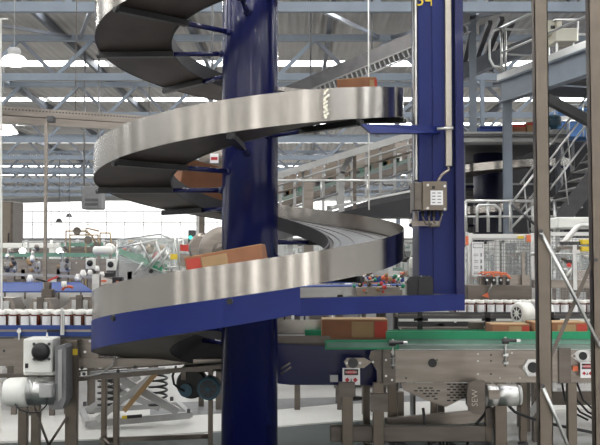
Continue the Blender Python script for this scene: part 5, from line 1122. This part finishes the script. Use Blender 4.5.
# works between the posts
YP = 8.95
cpw = thing('chain_drive', 'short chain drive with two yellow blocks and a bent silver pipe, between the stainless posts', 'machine', (P(575, 300, YP).x, YP + .1, 0))
part(cpw, 'chain', 'darkgrey', lambda m: ([m.fbox(561 + q * 2.5, 241.5, 562.7 + q * 2.5, 245, YP, .05) for q in range(9)], m.fbox(560, 242.5, 584, 243.5, YP + .01, .03)))
part(cpw, 'chain', 'steel_dark', lambda m: m.fbox(558, 246.5, 583, 249, YP, .05))
for v in (239.5, 246.5): part(cpw, 'end_block', 'yellow', lambda m: m.fbox(581.5, v, 592.5, v + 5, YP - .03, .1, 0, .008))
part(cpw, 'slide_bar', 'alu', lambda m: m.tube([P(555, 254, YP), P(592, 254, YP)], .010, 8))
part(cpw, 'bent_pipe', 'alu', lambda m: m.tube([P(556, 252, YP + .3), P(566, 240, YP + .3), P(576, 228, YP + .3), P(581, 225, YP + .3), P(600, 226, YP + .3)], .028, 12), 'bent silver pipe')
part(cpw, 'slant_pipe', 'alu', lambda m: m.tube([P(566, 278, YP + .1), P(574, 268, YP + .1)], .022, 10)); part(cpw, 'slant_pipe', 'alu', lambda m: m.tube([P(535, 283, YP), P(543, 271, YP)], .02, 10))
part(cpw, 'valve', 'red', lambda m: m.cyl(P(569, 265, YP - .02), P(569, 265, YP - .07), .022, 10)); part(cpw, 'valve_body', 'black', lambda m: m.fbox(567, 260, 572, 264, YP - .05, .05))
part(cpw, 'guide_column', 'alu', lambda m: (m.fbox(573, 245, 577, 290, YP - .02, .04), m.fbox(572, 250, 580, 253, YP - .04, .05)))
part(cpw, 'mounting_beam', 'steel', lambda m: m.box(P(534, 284, YP).x, P(612, 284, YP).x, YP, YP + .1, PZ(288, YP), PZ(280, YP)))
part(cpw, 'leg', 'steel_dark', lambda m: m.box(P(537, 284, YP).x, P(540, 284, YP).x, YP + .02, YP + .08, 0, PZ(286, YP))); part(cpw, 'leg', 'steel_dark', lambda m: m.box(P(606, 284, YP).x, P(609, 284, YP).x, YP + .02, YP + .08, 0, PZ(286, YP)))
for q in range(18):
    u = rnd.uniform(556, 604); v = rnd.uniform(256, 284); s_ = rnd.uniform(.01, .03)
    part(cpw, 'fitting', rnd.choice(['alu', 'steel', 'darkgrey', 'grey', 'steel_dark']), lambda m: m.lathe([(s_ * .6, 0), (s_, .006), (s_, s_ * 1.6), (s_ * .5, s_ * 2)], P(u, v, YP + rnd.uniform(.1, .25)), (rnd.uniform(-.5, .5), rnd.uniform(-1, .3), rnd.uniform(-.2, 1)), 10))
# second jar line
YJ = 8.45
j2 = run('dark-railed conveyor carrying the far row of jars behind the green rails', P(398, 316, YJ), P(740, 316, YJ), w=.28, ph=.14, rail=None, panel='darkgrey', legs=4, belt='steel_dark')
part(j2, 'guide_rail', 'white', lambda m: m.box(P(398, 318, YJ).x, P(740, 318, YJ).x, YJ - .06, YJ - .04, PZ(321, YJ), PZ(318.5, YJ)), 'pale guide strip')
part(j2, 'drip_tray', 'steel_dark', lambda m: m.box(P(398, 326, YJ).x, P(740, 326, YJ).x, YJ - .25, YJ - .02, PZ(328, YJ), PZ(326, YJ)))
part(j2, 'guide_rail', 'darkgrey', lambda m: m.box(P(398, 311, YJ).x, P(740, 311, YJ).x, YJ + .0, YJ + .01, PZ(314.5, YJ), PZ(312, YJ)))
zj = PZ(316, YJ) + .012
first = None
for row in range(2):
    x = P(464 if row == 0 else 462, 310, YJ).x
    while x < P(612, 310, YJ).x:
        if first is None:
            first = dup(jar, (x, YJ + .1, zj), label='small jar with white cap in the far row of jars behind the green rails', group='jars in the far row')
        else:
            dup(first, (x, YJ + .1 + row * .085, zj), rz=rnd.uniform(-.6, .6))
        x += .086
# fittings standing on the far edge of the belt
for (u0, u1, v0, v1, mt, lab) in ((470, 484, 322, 329, 'steel_dark', 'flat grey sensor block beyond the green rail'), (498, 510, 324, 329, 'alu', 'small silver bracket beyond the green rail, near the white motor')):
    t = thing('sensor_block', lab, 'sensor', P((u0 + u1) / 2, v1, 8.0))
    part(t, 'block', mt, lambda m: m.fbox(u0, v0, u1, v1, 8.0, .1, 0, .008)); part(t, 'post', 'black', lambda m: m.box(P((u0 + u1) / 2 - 1, v1, 8.05).x, P((u0 + u1) / 2 + 1, v1, 8.05).x, 8.03, 8.06, 0, PZ(v1, 8.0)))
# white motor behind the green rail
YMo = 7.95
ax = P(517, 313.5, YMo); r = 11.5 * YMo / F
wm = thing('electric_motor', 'white electric motor with a grilled end pointing out beside the stainless post', 'motor', P(535, 328, YMo))
dirm = V3(1, .55, 0).normalized()
part(wm, 'fan_cover', 'white', lambda m: m.lathe([(r * .8, 0), (r * .95, .012), (r, .03), (r, .12)], ax, dirm, 32))
part(wm, 'fan_grille', ['darkgrey', 'white'], lambda m: (m.lathe([(r * .58, 0), (r * .58, .005)], ax - dirm * .003, dirm, 24, 0), m.lathe([(.026, 0), (.026, .006)], ax - dirm * .008, dirm, 12, 1), [m.bar(ax - dirm * .006 + V3(0, 0, 0) + (V3(-dirm.y, dirm.x, 0) * math.cos(a_) + V3(0, 0, 1) * math.sin(a_)) * .02, ax - dirm * .006 + (V3(-dirm.y, dirm.x, 0) * math.cos(a_) + V3(0, 0, 1) * math.sin(a_)) * r * .57, .006, .004, 1) for a_ in [q * PI / 4 for q in range(8)]]))
part(wm, 'motor_body', 'grey', lambda m: [m.lathe([(r * (.8 + .1 * (q % 2)), 0), (r * (.8 + .1 * (q % 2)), .014)], ax + dirm * (.12 + .014 * q), dirm, 28) for q in range(9)])
part(wm, 'gearbox', 'white', lambda m: m.lathe([(r * .6, 0), (r, .02), (r, .1), (r * .5, .12)], ax + dirm * .24, dirm, 24))
part(wm, 'mounting_foot', 'steel_dark', lambda m: m.box(ax.x + .14, ax.x + .22, YMo + .02, YMo + .1, 0, ax.z - r * .7))
# dark machine bodies closing the view behind the right lines
for (u0, u1, v0, Y, lab, acc, bd) in ((462, 500, 244, 13, 'machine with dark works behind the signed mesh fence', 'darkgrey', 'steel_dark'), (502, 540, 240, 14.4, 'machine behind the second mesh fence panel', 'grey', 'midgrey'), (548, 605, 238, 13, 'machine with dark works behind the yellow blocks', 'darkgrey', 'steel_dark')):
    machine(u0, u1, v0, Y, 1.2, lab, accent=acc, inner=18, split=.62, body=bd)
for (u0, u1, v0, Y, lab, bd) in ((270, 330, 262, 12.5, 'low stainless machine body seen under the blue belt line beside the column', 'steel'), (335, 405, 272, 11.2, 'low grey machine body behind the valve fittings', 'midgrey')):
    machine(u0, u1, v0, Y, .8, lab, accent='alu', inner=8, split=.8, body=bd, clear=False)
# far hall machines and shelving on the right side
for q, (u0, u1, v0, Y) in enumerate(((424, 470, 236, 28), (500, 560, 236, 30), (560, 620, 236, 27))):
    machine(u0, u1, v0, Y, 1.5, 'far machine at the back of the hall, %s' % ['behind the blue upright', 'behind the second spiral', 'behind the metal stairs'][q], accent='white', inner=12)

for o in bpy.data.objects:
    if 'label' in o.keys() and o.parent is None and len(o['label'].split()) > 16: print('LONG', o.name, o['label'])
